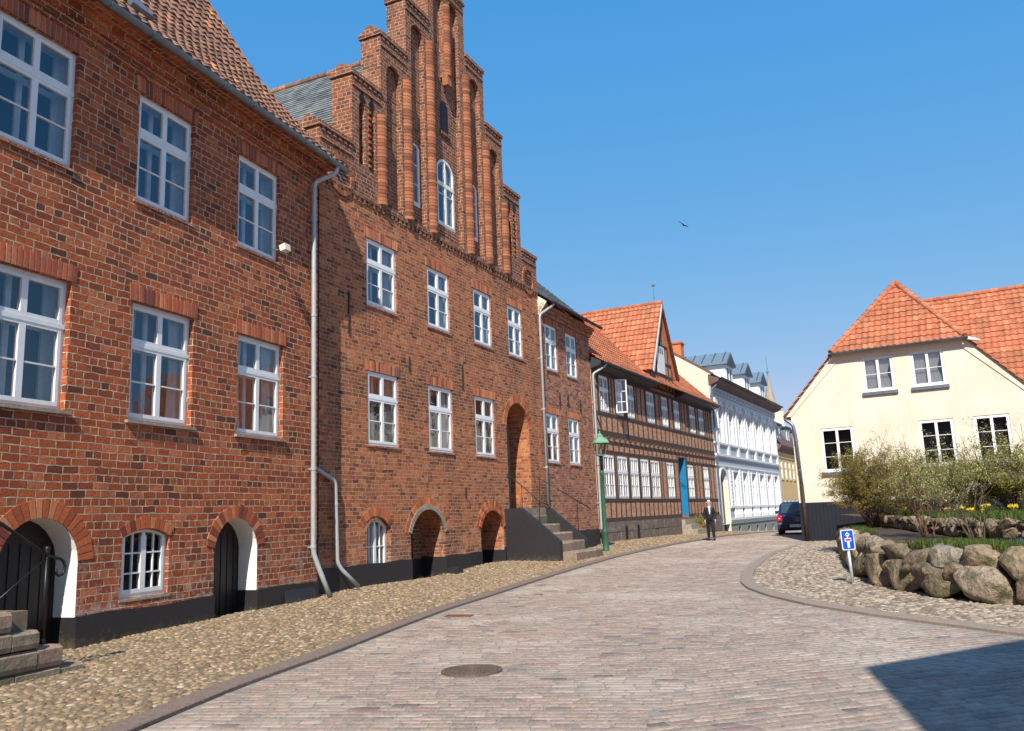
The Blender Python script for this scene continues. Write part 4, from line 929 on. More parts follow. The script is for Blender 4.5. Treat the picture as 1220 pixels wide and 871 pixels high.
ds = empty('door_steps', Dh.matrix_basis @ Vector((11.9, -.4, .3)), SD.az, 'pale stone steps in front of the blue door behind the man', 'stairs')
for i in range(4): MB().box(-.9-.0*i, 1.1, -.75+.3*i, -.45+.3*i+ (.3 if i == 3 else 0)-.002, -.3, .05+.25*i).build('step', 'sill_stone', ds)
# open casement
oc = MB(); L1, H1 = .50, 1.45
for a, b_, c, d in ((0, .05, 0, H1), (L1-.05, L1, 0, H1), (.05, L1-.05, 0, .05), (.05, L1-.05, H1-.05, H1), (.05, L1-.05, .46, .485), (.05, L1-.05, .92, .945), (.24, .26, .05, H1-.05)): oc.box(a, b_, -.02, .02, c, d)
o = oc.build('open_casement', 'white_clean', Dh); o.location = (2.58, -.04, 5.80); o.rotation_euler = (0, 0, R(-62))
inst('pane', MB().add([(.05, 0, .05), (L1-.05, 0, .05), (L1-.05, 0, H1-.05), (.05, 0, H1-.05)], [(0, 1, 2, 3)]).mesh('pane', 'glass'), o)
# eave board
eb = MB(); eb.prism([(-.50, 7.66), (-.46, 7.52), (-.04, 7.40), (-.01, 7.40), (-.01, 7.9)], 'x', -.05, 7.30); eb.prism([(-.50, 7.66), (-.46, 7.52), (-.04, 7.40), (-.01, 7.40), (-.01, 7.9)], 'x', 11.55, 18.98); eb.islands('eave_board', 'zinc_dark', Dh)
pd = [(-.55, 7.62), (.1, 8.12), (4.1, 12.0)]; ptd, Ld = slope_pt(pd)
pantile(MB(), ptd, Ld, lambda t: (-.08, 18.98), .24, .33, .04, .045, 5).build('roof', 'tileOrange', Dh)
bk = MB(); bk.add([(-.05, -.5, 7.62), (18.95, -.5, 7.62), (18.95, 4.1, 11.97), (-.05, 4.1, 11.97), (18.95, 8.6, 7.6), (-.05, 8.6, 7.6)], [(0, 1, 2, 3), (3, 2, 4, 5)]); bk.build('roof_back', 'tileOrange', Dh)
for x in (0, 18.94): gable_poly(Dh, x, [(0, -.5), (0, 7.9), (4.1, 11.95), (8.4, 7.6), (8.4, -.5)], 'cream_pale')
gutter(Dh, .0, 7.25, -.56, 7.62, .07, 'zinc_dark', .9); gutter(Dh, 11.6, 18.98, -.56, 7.62, .07, 'zinc_dark', .9)
pipe(Dh, [(.33, -.56, 7.58), (.28, -.5, 7.45), (-.08, -.12, 7.15), (-.08, -.12, .9), (-.08, -.2, .5)], .045, 'zinc_pale', collars=(6, 4, 2))
# the big attic dormer
cx, hw, ez, az_ = 9.50, 1.90, 8.72, 11.98
gp = MB(); gp.add([(cx-hw, 0, 7.5), (cx+hw, 0, 7.5), (cx+hw, 0, ez), (cx, 0, az_), (cx-hw, 0, ez)], [(0, 1, 2, 3, 4)]); dm = gp.build('attic_gable', 'brickD', Dh)
for sx in (-1, 1): gp = MB(); gp.add([(cx+sx*hw, 0, 7.5), (cx+sx*hw, 1.3, 7.5), (cx+sx*hw, 1.3, ez+.1), (cx+sx*hw, 0, ez+.1)], [(0, 1, 2, 3)]); gp.build('dormer_cheek', 'brickD', dm)
tb = MB()
def slant(x0, z0, x1, z1, w_=.06): 
    d = Vector((x1-x0, z1-z0)).normalized(); n_ = Vector((-d.y, d.x))*w_; tb.prism([(x0-n_.x, z0-n_.y), (x1-n_.x, z1-n_.y), (x1+n_.x, z1+n_.y), (x0+n_.x, z0+n_.y)], 'y', -.026, .0)
for z in (7.52, 8.30, 9.85, 8.95): 
    ww = hw if z < ez else hw*(az_-z)/(az_-ez)-.02; tb.box(cx-ww, cx+ww, -.022, .0, z, z+.13)
for dx in (-1.84, -1.25, -.72, .60, 1.15, 1.72):
    zt = ez+(az_-ez)*(1-abs(dx+.06)/hw)-.1; tb.box(cx+dx, cx+dx+.12, -.024, .0, 7.65, min(zt, 9.85) if abs(dx) < 1 else zt)
for dx in (-.38, 0, .30): tb.box(cx+dx, cx+dx+.11, -.023, .0, 9.98, az_-.2-abs(dx)*1.7)
tb.build('timber_frame', 'timber', dm)
MB().box(cx-.62, cx+.58, -.05, -.0, 8.43, 9.83).build('hatch', 'white_clean', dm)
hb = MB(); 
for dx in (-.36, -.08, .2): hb.box(cx+dx, cx+dx+.13, -.056, -.045, 9.45, 9.75)
hb.islands('hatch_slot', 'room_dark', dm)
for sx, mt in ((-1, 'white_clean'), (1, 'timber')):
    q = MB(); a = Vector((cx+sx*(hw+.28), ez-.42)); t = Vector((cx, az_+.12)); d = (t-a).normalized(); nn = Vector((-d.y, d.x)); nn = nn if nn.y < 0 else -nn
    q.prism([(a.x, a.y), (t.x, t.y), (t.x, t.y-.26 if True else 0), (a.x+nn.x*.17, a.y+nn.y*.17)], 'y', -.30, -.26); q.build('bargeboard', mt, dm)
Lg = math.hypot(hw+.28, az_+.12-(ez-.42))
for sx in (-1, 1):
    T = Vector((-sx*(hw+.28), 0, az_+.12-(ez-.42))).normalized(); ptg = plane_pt((cx+sx*(hw+.28), -.30, ez-.40), (0, 1, 0), T)
    m = pantile(MB(), ptg, Lg, lambda t: (0, .9+t*.82 if t > .3 else .9), .24, .33, .045, .05, 6)
    m.add([ptg(0, 0, -.02), ptg(.9, 0, -.02), ptg(.9+Lg*.82, Lg, -.02), ptg(0, Lg, -.02)], [(0, 1, 2, 3)]); m.build('dormer_roof', 'tileOrange', dm)
ridge_tiles(MB(), (cx, -.3, az_+.14), (cx, 4.2, az_+.14), .11).build('ridge', 'tileOrange', dm)
wv = MB(); wv.tube([(cx, .1, az_+.2), (cx, .1, az_+1.15)], .018, 6); wv.lathe([(0, -.09), (.07, -.05), (.09, 0), (.06, .06), (0, .09)], (cx, .1, az_+1.12), 10); wv.lathe([(0, -.04), (.05, 0), (0, .04)], (cx, .1, az_+.42), 8)
wv.build('finial', 'copper', dm)

# potted plant beside the blue door
pp = empty('potted_plant', Dh.matrix_basis @ Vector((12.75, -.55, .62)), SD.az, 'small bushy green plant in a terracotta pot on the steps left of the man', 'plant')
MB().lathe([(.10, -.18), (.16, .10), (.18, .10), (.18, .14), (.14, .14), (.12, .05)], seg=14).build('pot', 'terracotta', pp)
def leaf_cloud(mb, pts, size, per=1):
    for p in pts:
        for _ in range(per):
            a = RNG.normal(0, 1, 3); a /= np.linalg.norm(a)+1e-6; b_ = np.cross(a, RNG.normal(0, 1, 3)); b_ /= np.linalg.norm(b_)+1e-6; s = size*random.uniform(.6, 1.3); p = np.array(p, dtype=float)
            mb.add([p-a*s, p+b_*s*.45, p+a*s, p-b_*s*.45], [(0, 1, 2, 3)])
    return mb
lc = MB(); pts = [Vector((random.gauss(0, .17), random.gauss(0, .17), .14+abs(random.gauss(.18, .16)))) for _ in range(420)]; leaf_cloud(lc, pts, .05); lc.build('foliage', 'leaf_green', pp)

# ---------------- house E: ornate white house
Eh = empty('white_stucco_house', SE.P, SE.az, 'ornate white stucco house with a heavy brown cornice, arched gateway and three metal dormers', 'house')
holes = []; B0, BW = .78, 2.60
W = dict(mat='white_clean', split=.66, nv=0, nh=0, style='b', room='room_dark', rec=.12)
gate = (.75, 2.45, -1, 3.95, .85, 0)
for i in range(7):
    c = B0+BW*(i+.5)
    hs = (c-.52, c+.52, 5.62, 7.80, .0); holes.append(hs); add_window(Eh, c, 5.62, 1.04, 2.18, curtain=.6, **W)
    if i >= 1: hs = (c-.50, c+.50, 1.72, 3.78, .0); holes.append(hs); add_window(Eh, c, 1.72, 1.0, 2.06, curtain=.8, **W)
wb = MB(); wall(wb, 0, 19.2, .62, 8.5, holes+[(gate[0], gate[1], .62, gate[3], gate[4])], .26, 0); wb.build('wall', 'stucco', Eh)
pb = MB(); wall(pb, 2.45, 19.2, -1.2, .68, [(c-.32, c+.32, .0-.05*i, .42-.03*i) for i, c in enumerate([B0+BW*(i+.5) for i in range(1, 7)])], .2, -.05); pb.box(2.45, 19.2, -.10, .01, .60, .72); pb.box(0, .75, -.05, .3, -1.2, .62); pb.build('plinth', 'stucco_plinth', Eh)
cw = MB()
for i in range(1, 7): c = B0+BW*(i+.5); cw.box(c-.32, c+.32, .1, .14, -.2, .5)
cw.islands('cellar_window', 'white_clean', Eh)
P = arch_pts(gate[0], gate[1], 3.10, .85, 16); gd = MB(); gd.add([(gate[0], .26, -1.1)]+[(p, .26, z) for p, z in P]+[(gate[1], .26, -1.1)], [tuple(range(19))]); gd.build('gateway_door', 'door_dark', Eh)
gr = MB(); gr.add([(2.449, -.05, -1.1), (2.449, .26, -1.1), (2.449, .26, 3.1), (2.449, -.05, 3.1)], [(0, 1, 2, 3)]); gr.build('gateway_reveal', 'cream', Eh)
ar = MB(); P1, P2 = arch_pts(gate[0], gate[1], 3.10, .85, 20), arch_pts(gate[0]-.16, gate[1]+.16, 3.10, 1.01, 20)
for i in range(20): ar.prism([P1[i], P1[i+1], P2[i+1], P2[i]], 'y', -.07, .0)
ar.box(gate[0]-.16, gate[0], -.07, 0, .7, 3.10); ar.box(gate[1], gate[1]+.16, -.07, 0, .7, 3.10); ar.build('arch_moulding', 'stucco', Eh)
orn = MB(); gy = MB()
# string courses, sill band, panels
orn.box(0, 19.2, -.16, .0, 4.72, 4.86); orn.box(0, 19.2, -.10, .0, 4.64, 4.72); gy.box(0, 19.2, -.03, .0, 4.22, 4.64); orn.box(0, 19.2, -.07, .0, 4.12, 4.22)
orn.box(0, 19.2, -.12, .0, 5.46, 5.58); orn.box(2.62, 19.2, -.10, .0, 1.58, 1.70); orn.box(2.62, 19.2, -.08, .0, .84, .96)
gy.box(2.62, 19.2, -.012, .0, .96, 1.58)
for i in range(8):
    x = B0+BW*i
    x = max(x, .25)
    orn.box(x-.22, x+.22, -.12, .0, 4.86, 5.46); 
    if x < 19: orn.box(x-.2, x+.2, -.10, .0, 5.58, 7.9); orn.box(x-.28, x+.28, -.20, .0, 7.9, 8.08); orn.box(x-.25, x+.25, -.16, .0, 8.08, 8.28)
    if i >= 1 and x < 19:
        orn.box(x-.24, x+.24, -.09, .0, 1.70, 4.02)
        for k in range(9): gy.box(x-.25, x+.25, -.093, -.02, 1.95+k*.25, 1.985+k*.25)
for i in range(7):
    c = B0+BW*(i+.5)
    gy.box(c-.85, c+.85, -.02, .0, 4.93, 5.38)
    for z0 in (7.85,): orn.box(c-.68, c+.68, -.10, .0, z0, z0+.09); orn.prism([(c-.7, z0+.09), (c+.7, z0+.09), (c, z0+.36)], 'y', -.10, .0)
    for sx in (-1, 1): orn.box(c+sx*.60-.07, c+sx*.60+.07, -.06, 0, 5.58, 7.85)
    if i >= 1:
        orn.box(c-.66, c+.66, -.09, 0, 3.84, 3.93)
        for sx in (-1, 1): orn.box(c+sx*.58-.06, c+sx*.58+.06, -.05, 0, 1.70, 3.84)
        for k in range(6):
            xx = c-.9+k*.36; orn.tube([(xx, -.05, .96), (xx, -.05, 1.12), (xx, -.05, 1.2), (xx, -.05, 1.45), (xx, -.05, 1.58)], [.05, .09, .10, .045, .07], 6)
orn.box(0, 19.2, -.05, 0, 8.36, 8.5); orn.build('stucco_ornament', 'stucco', Eh); gy.build('recessed_panel', 'stucco_grey', Eh)
fz = MB(); fz.box(0, 19.2, -.10, .0, 8.5, 8.98); x = .2
fr_ = fz.build('frieze', 'stucco_grey', Eh); fz = MB()
while x < 19: fz.box(x, x+.62, -.13, -.095, 8.58, 8.62); fz.box(x, x+.62, -.13, -.095, 8.86, 8.90); fz.box(x+.62, x+.70, -.135, -.095, 8.58, 8.92); x += .87
fz.build('frieze_ornament', 'stucco', fr_)
cn = MB(); cn.prism([(-.10, 8.98), (-.62, 9.18), (-.66, 9.34), (.0, 9.6), (0, 8.98)], 'x', -.05, 19.3); cn.build('cornice', 'brown_eave', Eh)
gutter(Eh, -.05, 19.4, -.72, 9.42, .09, 'zinc_dark', 1.2)
rp = MB(); rp.add([(0, -.7, 9.36), (19.2, -.7, 9.36), (19.2, 6.2, 13.9), (0, 6.2, 13.9), (19.2, 12.6, 9.4), (0, 12.6, 9.4)], [(0, 1, 2, 3), (3, 2, 4, 5)]); rp.build('roof', 'lead_roof', Eh)
gable_poly(Eh, 0, [(0, -1), (0, 9.62), (-.3, 9.62), (6.2, 13.95), (12.4, 9.6), (12.4, -1)], 'cream_pale', 'gable_wall'); MB().prism([(-.32, 9.62), (6.2, 13.96), (6.2, 14.06), (-.34, 9.70)], 'x', -.08, .05).build('verge', 'brown_eave', Eh)
gable_poly(Eh, 19.2, [(0, -1), (0, 9.6), (6.2, 13.9), (12.4, 9.6), (12.4, -1)], 'stucco', 'gable_wall')
MB().box(1.2, 1.85, 1.9, 2.5, 10.6, 12.15).box(1.14, 1.91, 1.84, 2.56, 12.0, 12.1).build('chimney', 'voussoirB', Eh)
for c in (6.35, 11.55, 16.75):
    d = MB(); d.box(c-.95, c+.95, .25, 3.6, 9.7, 11.15); do = d.build('dormer', 'stucco', Eh)
    z_ = MB()
    z_.prism([(c-1.25, 11.05), (c-1.25, 11.2), (c, 12.02), (c+1.25, 11.2), (c+1.25, 11.05)], 'y', .0, 4.4); z_.build('dormer_roof', 'lead_roof', do)
    r2 = MB()
    for yy_ in (.3, 1.0, 1.7, 2.4, 3.1, 3.8):
        for sx in (-1, 1): r2.prism([(c+sx*1.25, 11.2), (c, 12.02), (c, 12.07), (c+sx*1.25, 11.25)], 'y', yy_, yy_+.04)
    r2.islands('seam', 'zinc_dark', do)
    MB().prism([(c-1.15, 11.10), (c+1.15, 11.10), (c, 11.86)], 'y', -.03, .0).build('dormer_gable', 'zinc_dark', do)
    f = MB()
    for x in (-.86, -.1, .62): f.box(c+x, c+x+.2, .19, .25, 9.75, 11.05)
    f.box(c-.9, c+.9, .18, .25, 10.85, 11.05); f.build('dormer_window', 'white_clean', do)
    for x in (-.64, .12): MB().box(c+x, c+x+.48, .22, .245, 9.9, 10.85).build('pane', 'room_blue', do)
pipe(Eh, [(.25, -.72, 9.35), (.2, -.6, 9.15), (.06, -.14, 8.7), (.06, -.14, .3), (.06, -.24, .05)], .05, 'zinc', collars=(7, 5, 3, 1))

# ---------------- house F: yellow house further on
Fh = empty('yellow_house', Eh.matrix_basis @ Vector((19.25, 0, 0)), SE.az, 'low ochre yellow house with a brown eave beyond the white house', 'house')
holes = []
for i in range(9):
    c = 1.45+i*1.75
    for z0, z1 in ((3.75, 5.25), (.55, 2.1)): holes.append((c-.42, c+.42, z0, z1, 0)); add_window(Fh, c, z0, .84, z1-z0, split=.6, nh=0, style='b', room='room_dark', rec=.06, mat='white_clean')
wb = MB(); wall(wb, 0, 17, -1.5, 6.3, holes, .3, 0); wb.build('wall', 'yellow_wall', Fh)
o = MB(); o.box(0, 17, -.06, 0, 5.45, 5.55); 
for h in holes: o.box(h[0]-.1, h[1]+.1, -.05, .0, h[2]-.1, h[2])
o.build('string_course', 'yellow_wall', Fh)
MB().prism([(-.02, 5.9), (-.35, 6.25), (-.40, 6.42), (.2, 6.7), (.2, 5.9)], 'x', -.03, 17).build('cornice', 'brown_eave', Fh)
MB().add([(0, -.4, 6.42), (17, -.4, 6.42), (17, 1.2, 8.8), (0, 1.2, 8.8), (17, 5, 10.2), (0, 5, 10.2), (17, 10, 6.4), (0, 10, 6.4)], [(0, 1, 2, 3), (3, 2, 4, 5), (5, 4, 6, 7)]).build('roof', 'brown_eave', Fh)
for c in (2.0, 6.2, 10.4):
    d = MB().box(c-.9, c+.9, .1, 2.6, 6.75, 8.15).build('dormer', 'lead_roof', Fh); MB().box(c-1.05, c+1.05, -.05, 2.8, 8.15, 8.3).build('dormer_roof', 'zinc_dark', d)
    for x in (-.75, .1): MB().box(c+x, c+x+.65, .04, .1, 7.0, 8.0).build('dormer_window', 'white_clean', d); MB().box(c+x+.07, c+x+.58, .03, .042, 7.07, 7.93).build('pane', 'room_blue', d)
gable_poly(Fh, 17, [(0, -1.5), (0, 6.5), (5, 10.2), (10, 6.4), (10, -1.5)], 'yellow_wall')

# ---------------- house G: cream house with the half-hipped roof on the right
Gh = empty('cream_house', SG.P, SG.az, 'cream rendered house with half-hipped orange tile roof and black painted base, on the right', 'house')
holes = []; W = dict(mat='white_clean', style='b', rec=.05, split=None)
for t in ((2.98, 4.12, 5.92, 7.30), (4.76, 5.92, 5.93, 7.32)): place(SG, Gh, holes, [t], .05, nh=1, nv=0, room='room_blue', curtain=1.9, **{**W, 'rec': .05} if False else dict(mat='white_clean', style='b', split=None, sill=(.08, .14, .10, 'zinc')))
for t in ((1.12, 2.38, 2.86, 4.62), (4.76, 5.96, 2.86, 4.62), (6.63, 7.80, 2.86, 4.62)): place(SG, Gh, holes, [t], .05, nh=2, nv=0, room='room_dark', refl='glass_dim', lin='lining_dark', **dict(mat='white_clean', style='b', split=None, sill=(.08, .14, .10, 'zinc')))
wb = MB(); wall(wb, 0, 8.6, 1.6, 5.35, [h for h in holes if h[2] < 5], .3, 0)
hs2 = [h for h in holes if h[2] > 5]; wall(wb, 2.1, 6.5, 5.35, 7.50, hs2, .3, 0)
wb.add([(0, 0, 5.35), (2.1, 0, 5.35), (2.1, 0, 7.50)], [(0, 1, 2)]); wb.add([(6.5, 0, 5.35), (8.6, 0, 5.35), (6.5, 0, 7.50)], [(0, 1, 2)])
wb.build('wall', 'cream', Gh)
for x in (0, 8.6): gable_poly(Gh, x, [(0, -.5), (0, 5.35), (14, 5.35), (14, -.5)], 'cream', 'wall')
fr_ = MB()
for a, b_ in (((-.22, 5.28), (2.0, 7.56)), ((6.6, 7.56), (8.82, 5.28))):
    pass
fr_.prism([(-.26, 5.22), (.02, 5.22), (2.16, 7.42), (6.44, 7.42), (8.58, 5.22), (8.86, 5.22), (6.72, 7.62), (1.88, 7.62)], 'y', -.035, .0)
fr_.build('verge_band', 'cream', Gh)
pb = MB(); pb.box(0, 8.62, -.04, .0, -.4, 1.68); x = .05
while x < 8.5: pb.box(x, x+.13, -.055, -.038, -.4, 1.66); x += .15
pb.build('plinth', 'board_dark', Gh)
m = MB(); m.prism([(-.9, -.3), (-.9, .18), (-.6, .18), (-.6, .36), (-.3, .36), (-.3, .54), (-.04, .54), (-.04, -.3)], 'x', 1.55, 2.9); m.build('doorstep', 'tar', Gh)
# roof: front half hip, two long slopes running back, and the cross wing
RZ, RU, RY = 10.72, 4.30, 2.45
hp = MB(); ew = 2.42; T = Vector((0, RY+.28, RZ-7.60)).normalized(); Lh = math.hypot(RY+.28, RZ-7.60); pth = plane_pt((RU, -.28, 7.60), (1, 0, 0), T)
pantile(hp, pth, Lh, lambda t: (-ew*(1-t/Lh)-.02, ew*(1-t/Lh)+.02), .235, .34, .04, .045, 6); rG = hp.build('roof', 'tileOrange', Gh)
MB().add([pth(-ew, 0, -.02), pth(ew, 0, -.02), pth(0, Lh, -.02)], [(0, 1, 2)]).build('roof_underlay', 'tileOrange', rG)
for sx in (-1, 1):
    pr = [(-4.55, 5.20), (-2.42, 7.60), (0, RZ)] 
    Ls = [0, math.dist(pr[0], pr[1]), math.dist(pr[0], pr[1])+math.dist(pr[1], pr[2])]
    def pts_(s, t, h, sx=sx):
        x = float(np.interp(t, Ls, [p[0] for p in pr])); z = float(np.interp(t, Ls, [p[1] for p in pr])); return (RU-sx*x*1.0+sx*0 if False else RU+(-x if sx > 0 else x)+sx*.7*h, s, z+.7*h)
    def rng(t):
        if t < Ls[1]: return (-.12, 14.2)
        q = (t-Ls[1])/(Ls[2]-Ls[1]); return (-.28+(RY+.28)*q, 14.2)
    pantile(MB(), pts_, Ls[2], rng, .25, .34, .04, .045, 5).build('roof', 'tileOrange', Gh)
    MB().add([(RU-sx*pr[0][0] if sx > 0 else RU+pr[0][0], y, pr[0][1]-.03) for y in (-.10, 14)]+[(RU-sx*pr[1][0] if sx > 0 else RU+pr[1][0], y, pr[1][1]-.03) for y in (14, -.10)]+[(RU, 14, RZ-.03), (RU, RY, RZ-.03)], [(0, 1, 2, 3), (3, 2, 4, 5)]).build('roof_underlay', 'tileOrange', rG)
ridge_tiles(MB(), (RU-ew, -.24, 7.66), (RU, RY, RZ+.05), .12).build('ridge', 'tileOrange', rG); ridge_tiles(MB(), (RU+ew, -.24, 7.66), (RU, RY, RZ+.05), .12).build('ridge', 'tileOrange', rG); ridge_tiles(MB(), (RU, RY, RZ+.05), (RU, 14, RZ+.05), .12).build('ridge', 'tileOrange', rG)
gutter(Gh, RU-ew-.05, RU+ew+.12, -.34, 7.62, .07, 'zinc', 1.0)
MB().prism([(RU+ew+.05, 7.52), (RU+ew+.5, 7.40), (RU+ew+.5, 7.46), (RU+ew+.1, 7.62)], 'y', -.30, -.02).build('eave_end', 'white_clean', Gh)
# wing: ridge parallel to the front
wy0, wyr, wz0, wzr = 2.6, 7.0, 5.4, 10.70; T = Vector((0, wyr-wy0, wzr-wz0)).normalized(); Lw = math.hypot(wyr-wy0, wzr-wz0); ptw = plane_pt((4.3, wy0, wz0), (1, 0, 0), T)
wg = empty('cream_house', Gh.matrix_basis @ Vector((8.62, 0, 0)), SG.az) if False else None
pantile(MB(), ptw, Lw, lambda t: (.3 if t > Lw*.55 else 2.0, 13), .25, .34, .04, .045, 5).build('roof', 'tileOrange', Gh)
MB().add([ptw(.3, 0, -.03), ptw(13, 0, -.03), ptw(13, Lw, -.03), ptw(.3, Lw, -.03), (17.3, 11.4, 5.4), (4.6, 11.4, 5.4)], [(0, 1, 2, 3), (3, 2, 4, 5)]).build('roof_underlay', 'tileOrange', rG)
ridge_tiles(MB(), (4.7, wyr, wzr+.05), (17.3, wyr, wzr+.05), .12).build('ridge', 'tileOrange', rG)
wb = MB(); wb.add([(8.6, wy0+.3, -.5), (17.2, wy0+.3, -.5), (17.2, wy0+.3, 5.6), (8.6, wy0+.3, 5.6)], [(0, 1, 2, 3)]); wb.add([(17.2, wy0+.3, -.5), (17.2, 11, -.5), (17.2, 11, 5.5), (17.2, 7, 10.5), (17.2, wy0+.3, 5.6)], [(0, 1, 2, 3, 4)]); wb.build('wall', 'cream', Gh)
gutter(Gh, 8.6, 17.4, wy0-.05, wz0+.02, .07, 'zinc', 1.0)
pG = pipe(Gh, [(-.28, .25, 5.24), (-.22, -.10, 5.12), (.08, -.12, 4.88), (.15, -.12, 4.4), (.20, -.12, 2.45)], .065, 'zinc', collars=(4.2, 3.0))
pipe(Gh, [(.20, -.12, 2.46), (.22, -.12, .0)], .075, 'iron_rust', collars=(1.5,))

# ---------------- unseen neighbour behind the camera on the right: throws the shadow on the setts
H_ = 7.2; tipx, tipy = 3.36, 8.71; dd_ = H_/math.tan(R(SUN_EL)); cxr, cyr = tipx+math.sin(R(SUN_AZ))*dd_, tipy+math.cos(R(SUN_AZ))*dd_
nb = empty('neighbour_house', (cxr, cyr, 0), rz=0, label='pale rendered house beside the viewer whose shadow darkens the setts at lower right', cat='house')
d1 = Vector((math.sin(R(62)), math.cos(R(62)))); d2 = Vector((math.sin(R(193.5)), math.cos(R(193.5)))); p0 = Vector((0, 0)); q1 = d1*3.4; q1b = q1+Vector((math.sin(R(47)), math.cos(R(47))))*0; 
pl_ = [(0, 0), tuple(d1*9), tuple(d1*9+d2*12), tuple(d2*12)]
MB().prism(pl_, 'z', -.2, H_-.25).build('wall', 'cream_pale', nb)
MB().prism([tuple(Vector(p)) for p in pl_], 'z', H_-.25, H_).build('eave', 'zinc_dark', nb)

# ---------------- stone steps and iron railing at lower left
S2 = empty('stone_steps', SA.P and (Vector(SA.P)+Vector((0, 0, 0))), SA.az, 'mossy stone block steps in the lower left corner with a curled black iron railing', 'stairs')
o0, o1 = -1.45, -.25
rows_ = [(-.25, .14, -1.05), (.14, .37, -1.37), (.37, .58, -1.70), (.58, .81, -2.05), (.81, 1.02, -2.40), (1.02, 1.24, -2.75)]
for i, (z0, z1, ue) in enumerate(rows_):
    x = ue; k = 0
    while x > -4.6:
        L1 = (.34 if k == 0 else random.uniform(.5, .9)); e = max(-4.65, x-L1); m = MB(); bv = .018; jz = random.uniform(-.01, .01); jy = random.uniform(-.02, .02)
        m.prism([(o0+jy, z0+.008), (o0+jy-.012, z0+.06), (o0+jy-.01, z1-.04+jz), (o0+jy+.03, z1-.006+jz), (o1, z1-.006), (o1, z0+.008)], 'x', e+.008, x-.006)
        m.build('step' if k == 0 else 'stone_block', 'step_stone', S2); x = e; k += 1
m = MB().box(-4.6, -1.75, o0+.12, o1-.05, -.3, .78); m.build('core', 'joint_dark', S2)
rl = MB(); P0 = (-1.47, -1.25, .38); P1 = (-1.47, -1.25, 1.40)
rl.tube([P0, P1], .019, 10); rl.lathe([(.0, -.03), (.03, -.01), (.022, .0), (.034, .03), (.03, .055), (.0, .075)], P1, 12); rl.lathe([(.035, 0), (.03, .05), (.02, .06)], P0, 10)
ro = rl.build('railing_post', 'iron', S2, True)
h = MB(); h.tube([(-4.4, -1.25, 2.97), (-2.08, -1.25, 1.73), (-1.47, -1.25, 1.36)], .022, 8)
sc = [(-1.47, -1.25, 1.36), (-1.32, -1.25, 1.32)]+[(-1.30+.11*(1-.09*k)*math.sin(k*.62), -1.25, 1.19+.13*(1-.09*k)*math.cos(k*.62)) for k in range(9)]
h.tube(sc, [.02]*2+[.019-.0006*k for k in range(9)], 8); h.build('handrail', 'iron', S2, True)
h = MB(); h.tube([(-1.49, -1.25, 1.33), (-2.05, -1.25, .92), (-3.0, -1.25, .35+.9)], .012, 6) if False else h.tube([(-1.49, -1.25, 1.33), (-2.2, -1.25, .82)], .012, 6)
h.tube([(-2.15, -1.25, 1.77), (-2.2, -1.25, .82)], .014, 6); h.tube([(-2.95, -1.25, 2.2), (-2.95, -1.25, 1.25)], .014, 6); h.build('brace', 'iron', S2, True)
# flood lamp on the wall
fl = empty('wall_floodlight', (Vector(SA.P)+Vector((0, 0, 0))), SA.az, 'small cream floodlight on the brick wall at the corner of an upper window', 'lamp')
MB().prism([(-.34, 6.93), (-.22, 6.90), (-.18, 7.02), (-.32, 7.06)], 'x', 4.42, 4.60).build('housing', 'cream', fl); MB().box(4.50, 4.53, -.2, 0, 6.96, 6.99).build('bracket', 'zinc', fl)

# ---------------- boulders
def boulder_mesh(sx, sy, sz, seed):
    rg = np.random.default_rng(seed); bm = bmesh.new(); bmesh.ops.create_icosphere(bm, subdivisions=4, radius=1)
    from mathutils import noise as ns
    pl = [(Vector(rg.normal(0, 1, 3)).normalized(), rg.uniform(.60, .86)) for _ in range(13)]; off = Vector(rg.uniform(-50, 50, 3))
    for v in bm.verts:
        c = v.co.copy(); c = Vector([math.copysign(abs(q)**.64, q) for q in c])
        for n_, d in pl:
            e = c.dot(n_)-d
            if e > 0: c -= n_*e*.85
        c *= 1+.13*ns.noise(c*1.4+off)+.045*ns.noise(c*4.5+off)+.016*ns.noise(c*13+off)
        v.co = Vector((c.x*sx, c.y*sy, c.z*sz))
    me = bpy.data.meshes.new('boulder'); bm.to_mesh(me); bm.free(); a = me.attributes.new('rnd', 'FLOAT', 'POINT'); a.data.foreach_set('value', np.full(len(me.vertices), rg.random(), dtype=np.float32))
    me.materials.append(MATS['boulder']); me.shade_smooth(); return me
def polyat(P, s):
    L = [0]
    for a, b_ in zip(P[:-1], P[1:]): L.append(L[-1]+math.dist(a[:2], b_[:2]))
    x, y = float(np.interp(s, L, [p[0] for p in P])), float(np.interp(s, L, [p[1] for p in P])); e = .2
    x2, y2 = float(np.interp(s+e, L, [p[0] for p in P])), float(np.interp(s+e, L, [p[1] for p in P])); x1, y1 = float(np.interp(s-e, L, [p[0] for p in P])), float(np.interp(s-e, L, [p[1] for p in P]))
    return x, y, math.atan2(y2-y1, x2-x1), L[-1]
WL2 = [(p[0]+.0, p[1]) for p in WL]
bwl = empty('boulder_wall', (6.6, 14, 0), label='wall of big rounded boulders holding up the flower bed along the pavement', cat='stone wall')
def put(parent, me, x, y, z, rz, tilt, name='boulder'):
    o = bpy.data.objects.new(name, me); col.objects.link(o); o.parent = parent; pl0 = parent.location; o.location = (x-pl0[0], y-pl0[1], z-pl0[2]); o.rotation_euler = (random.gauss(0, .06), tilt, rz)
s = .1; k = 0; Ltot = polyat(WL2, 0)[3]; rr = random.Random(5)
while s < Ltot:
    wd = rr.uniform(.95, 1.45); hh = rr.uniform(.33, .39); x, y, a, _ = polyat(WL2, s+wd/2); nx, ny = math.sin(a), -math.cos(a)
    put(bwl, boulder_mesh(wd/2*1.06, .30, hh, 100+k), x+nx*.30, y+ny*.30, zr(y)+.04+hh*.72, a, rr.uniform(-.12, .12)); s += wd*.92; k += 1
s = -.25
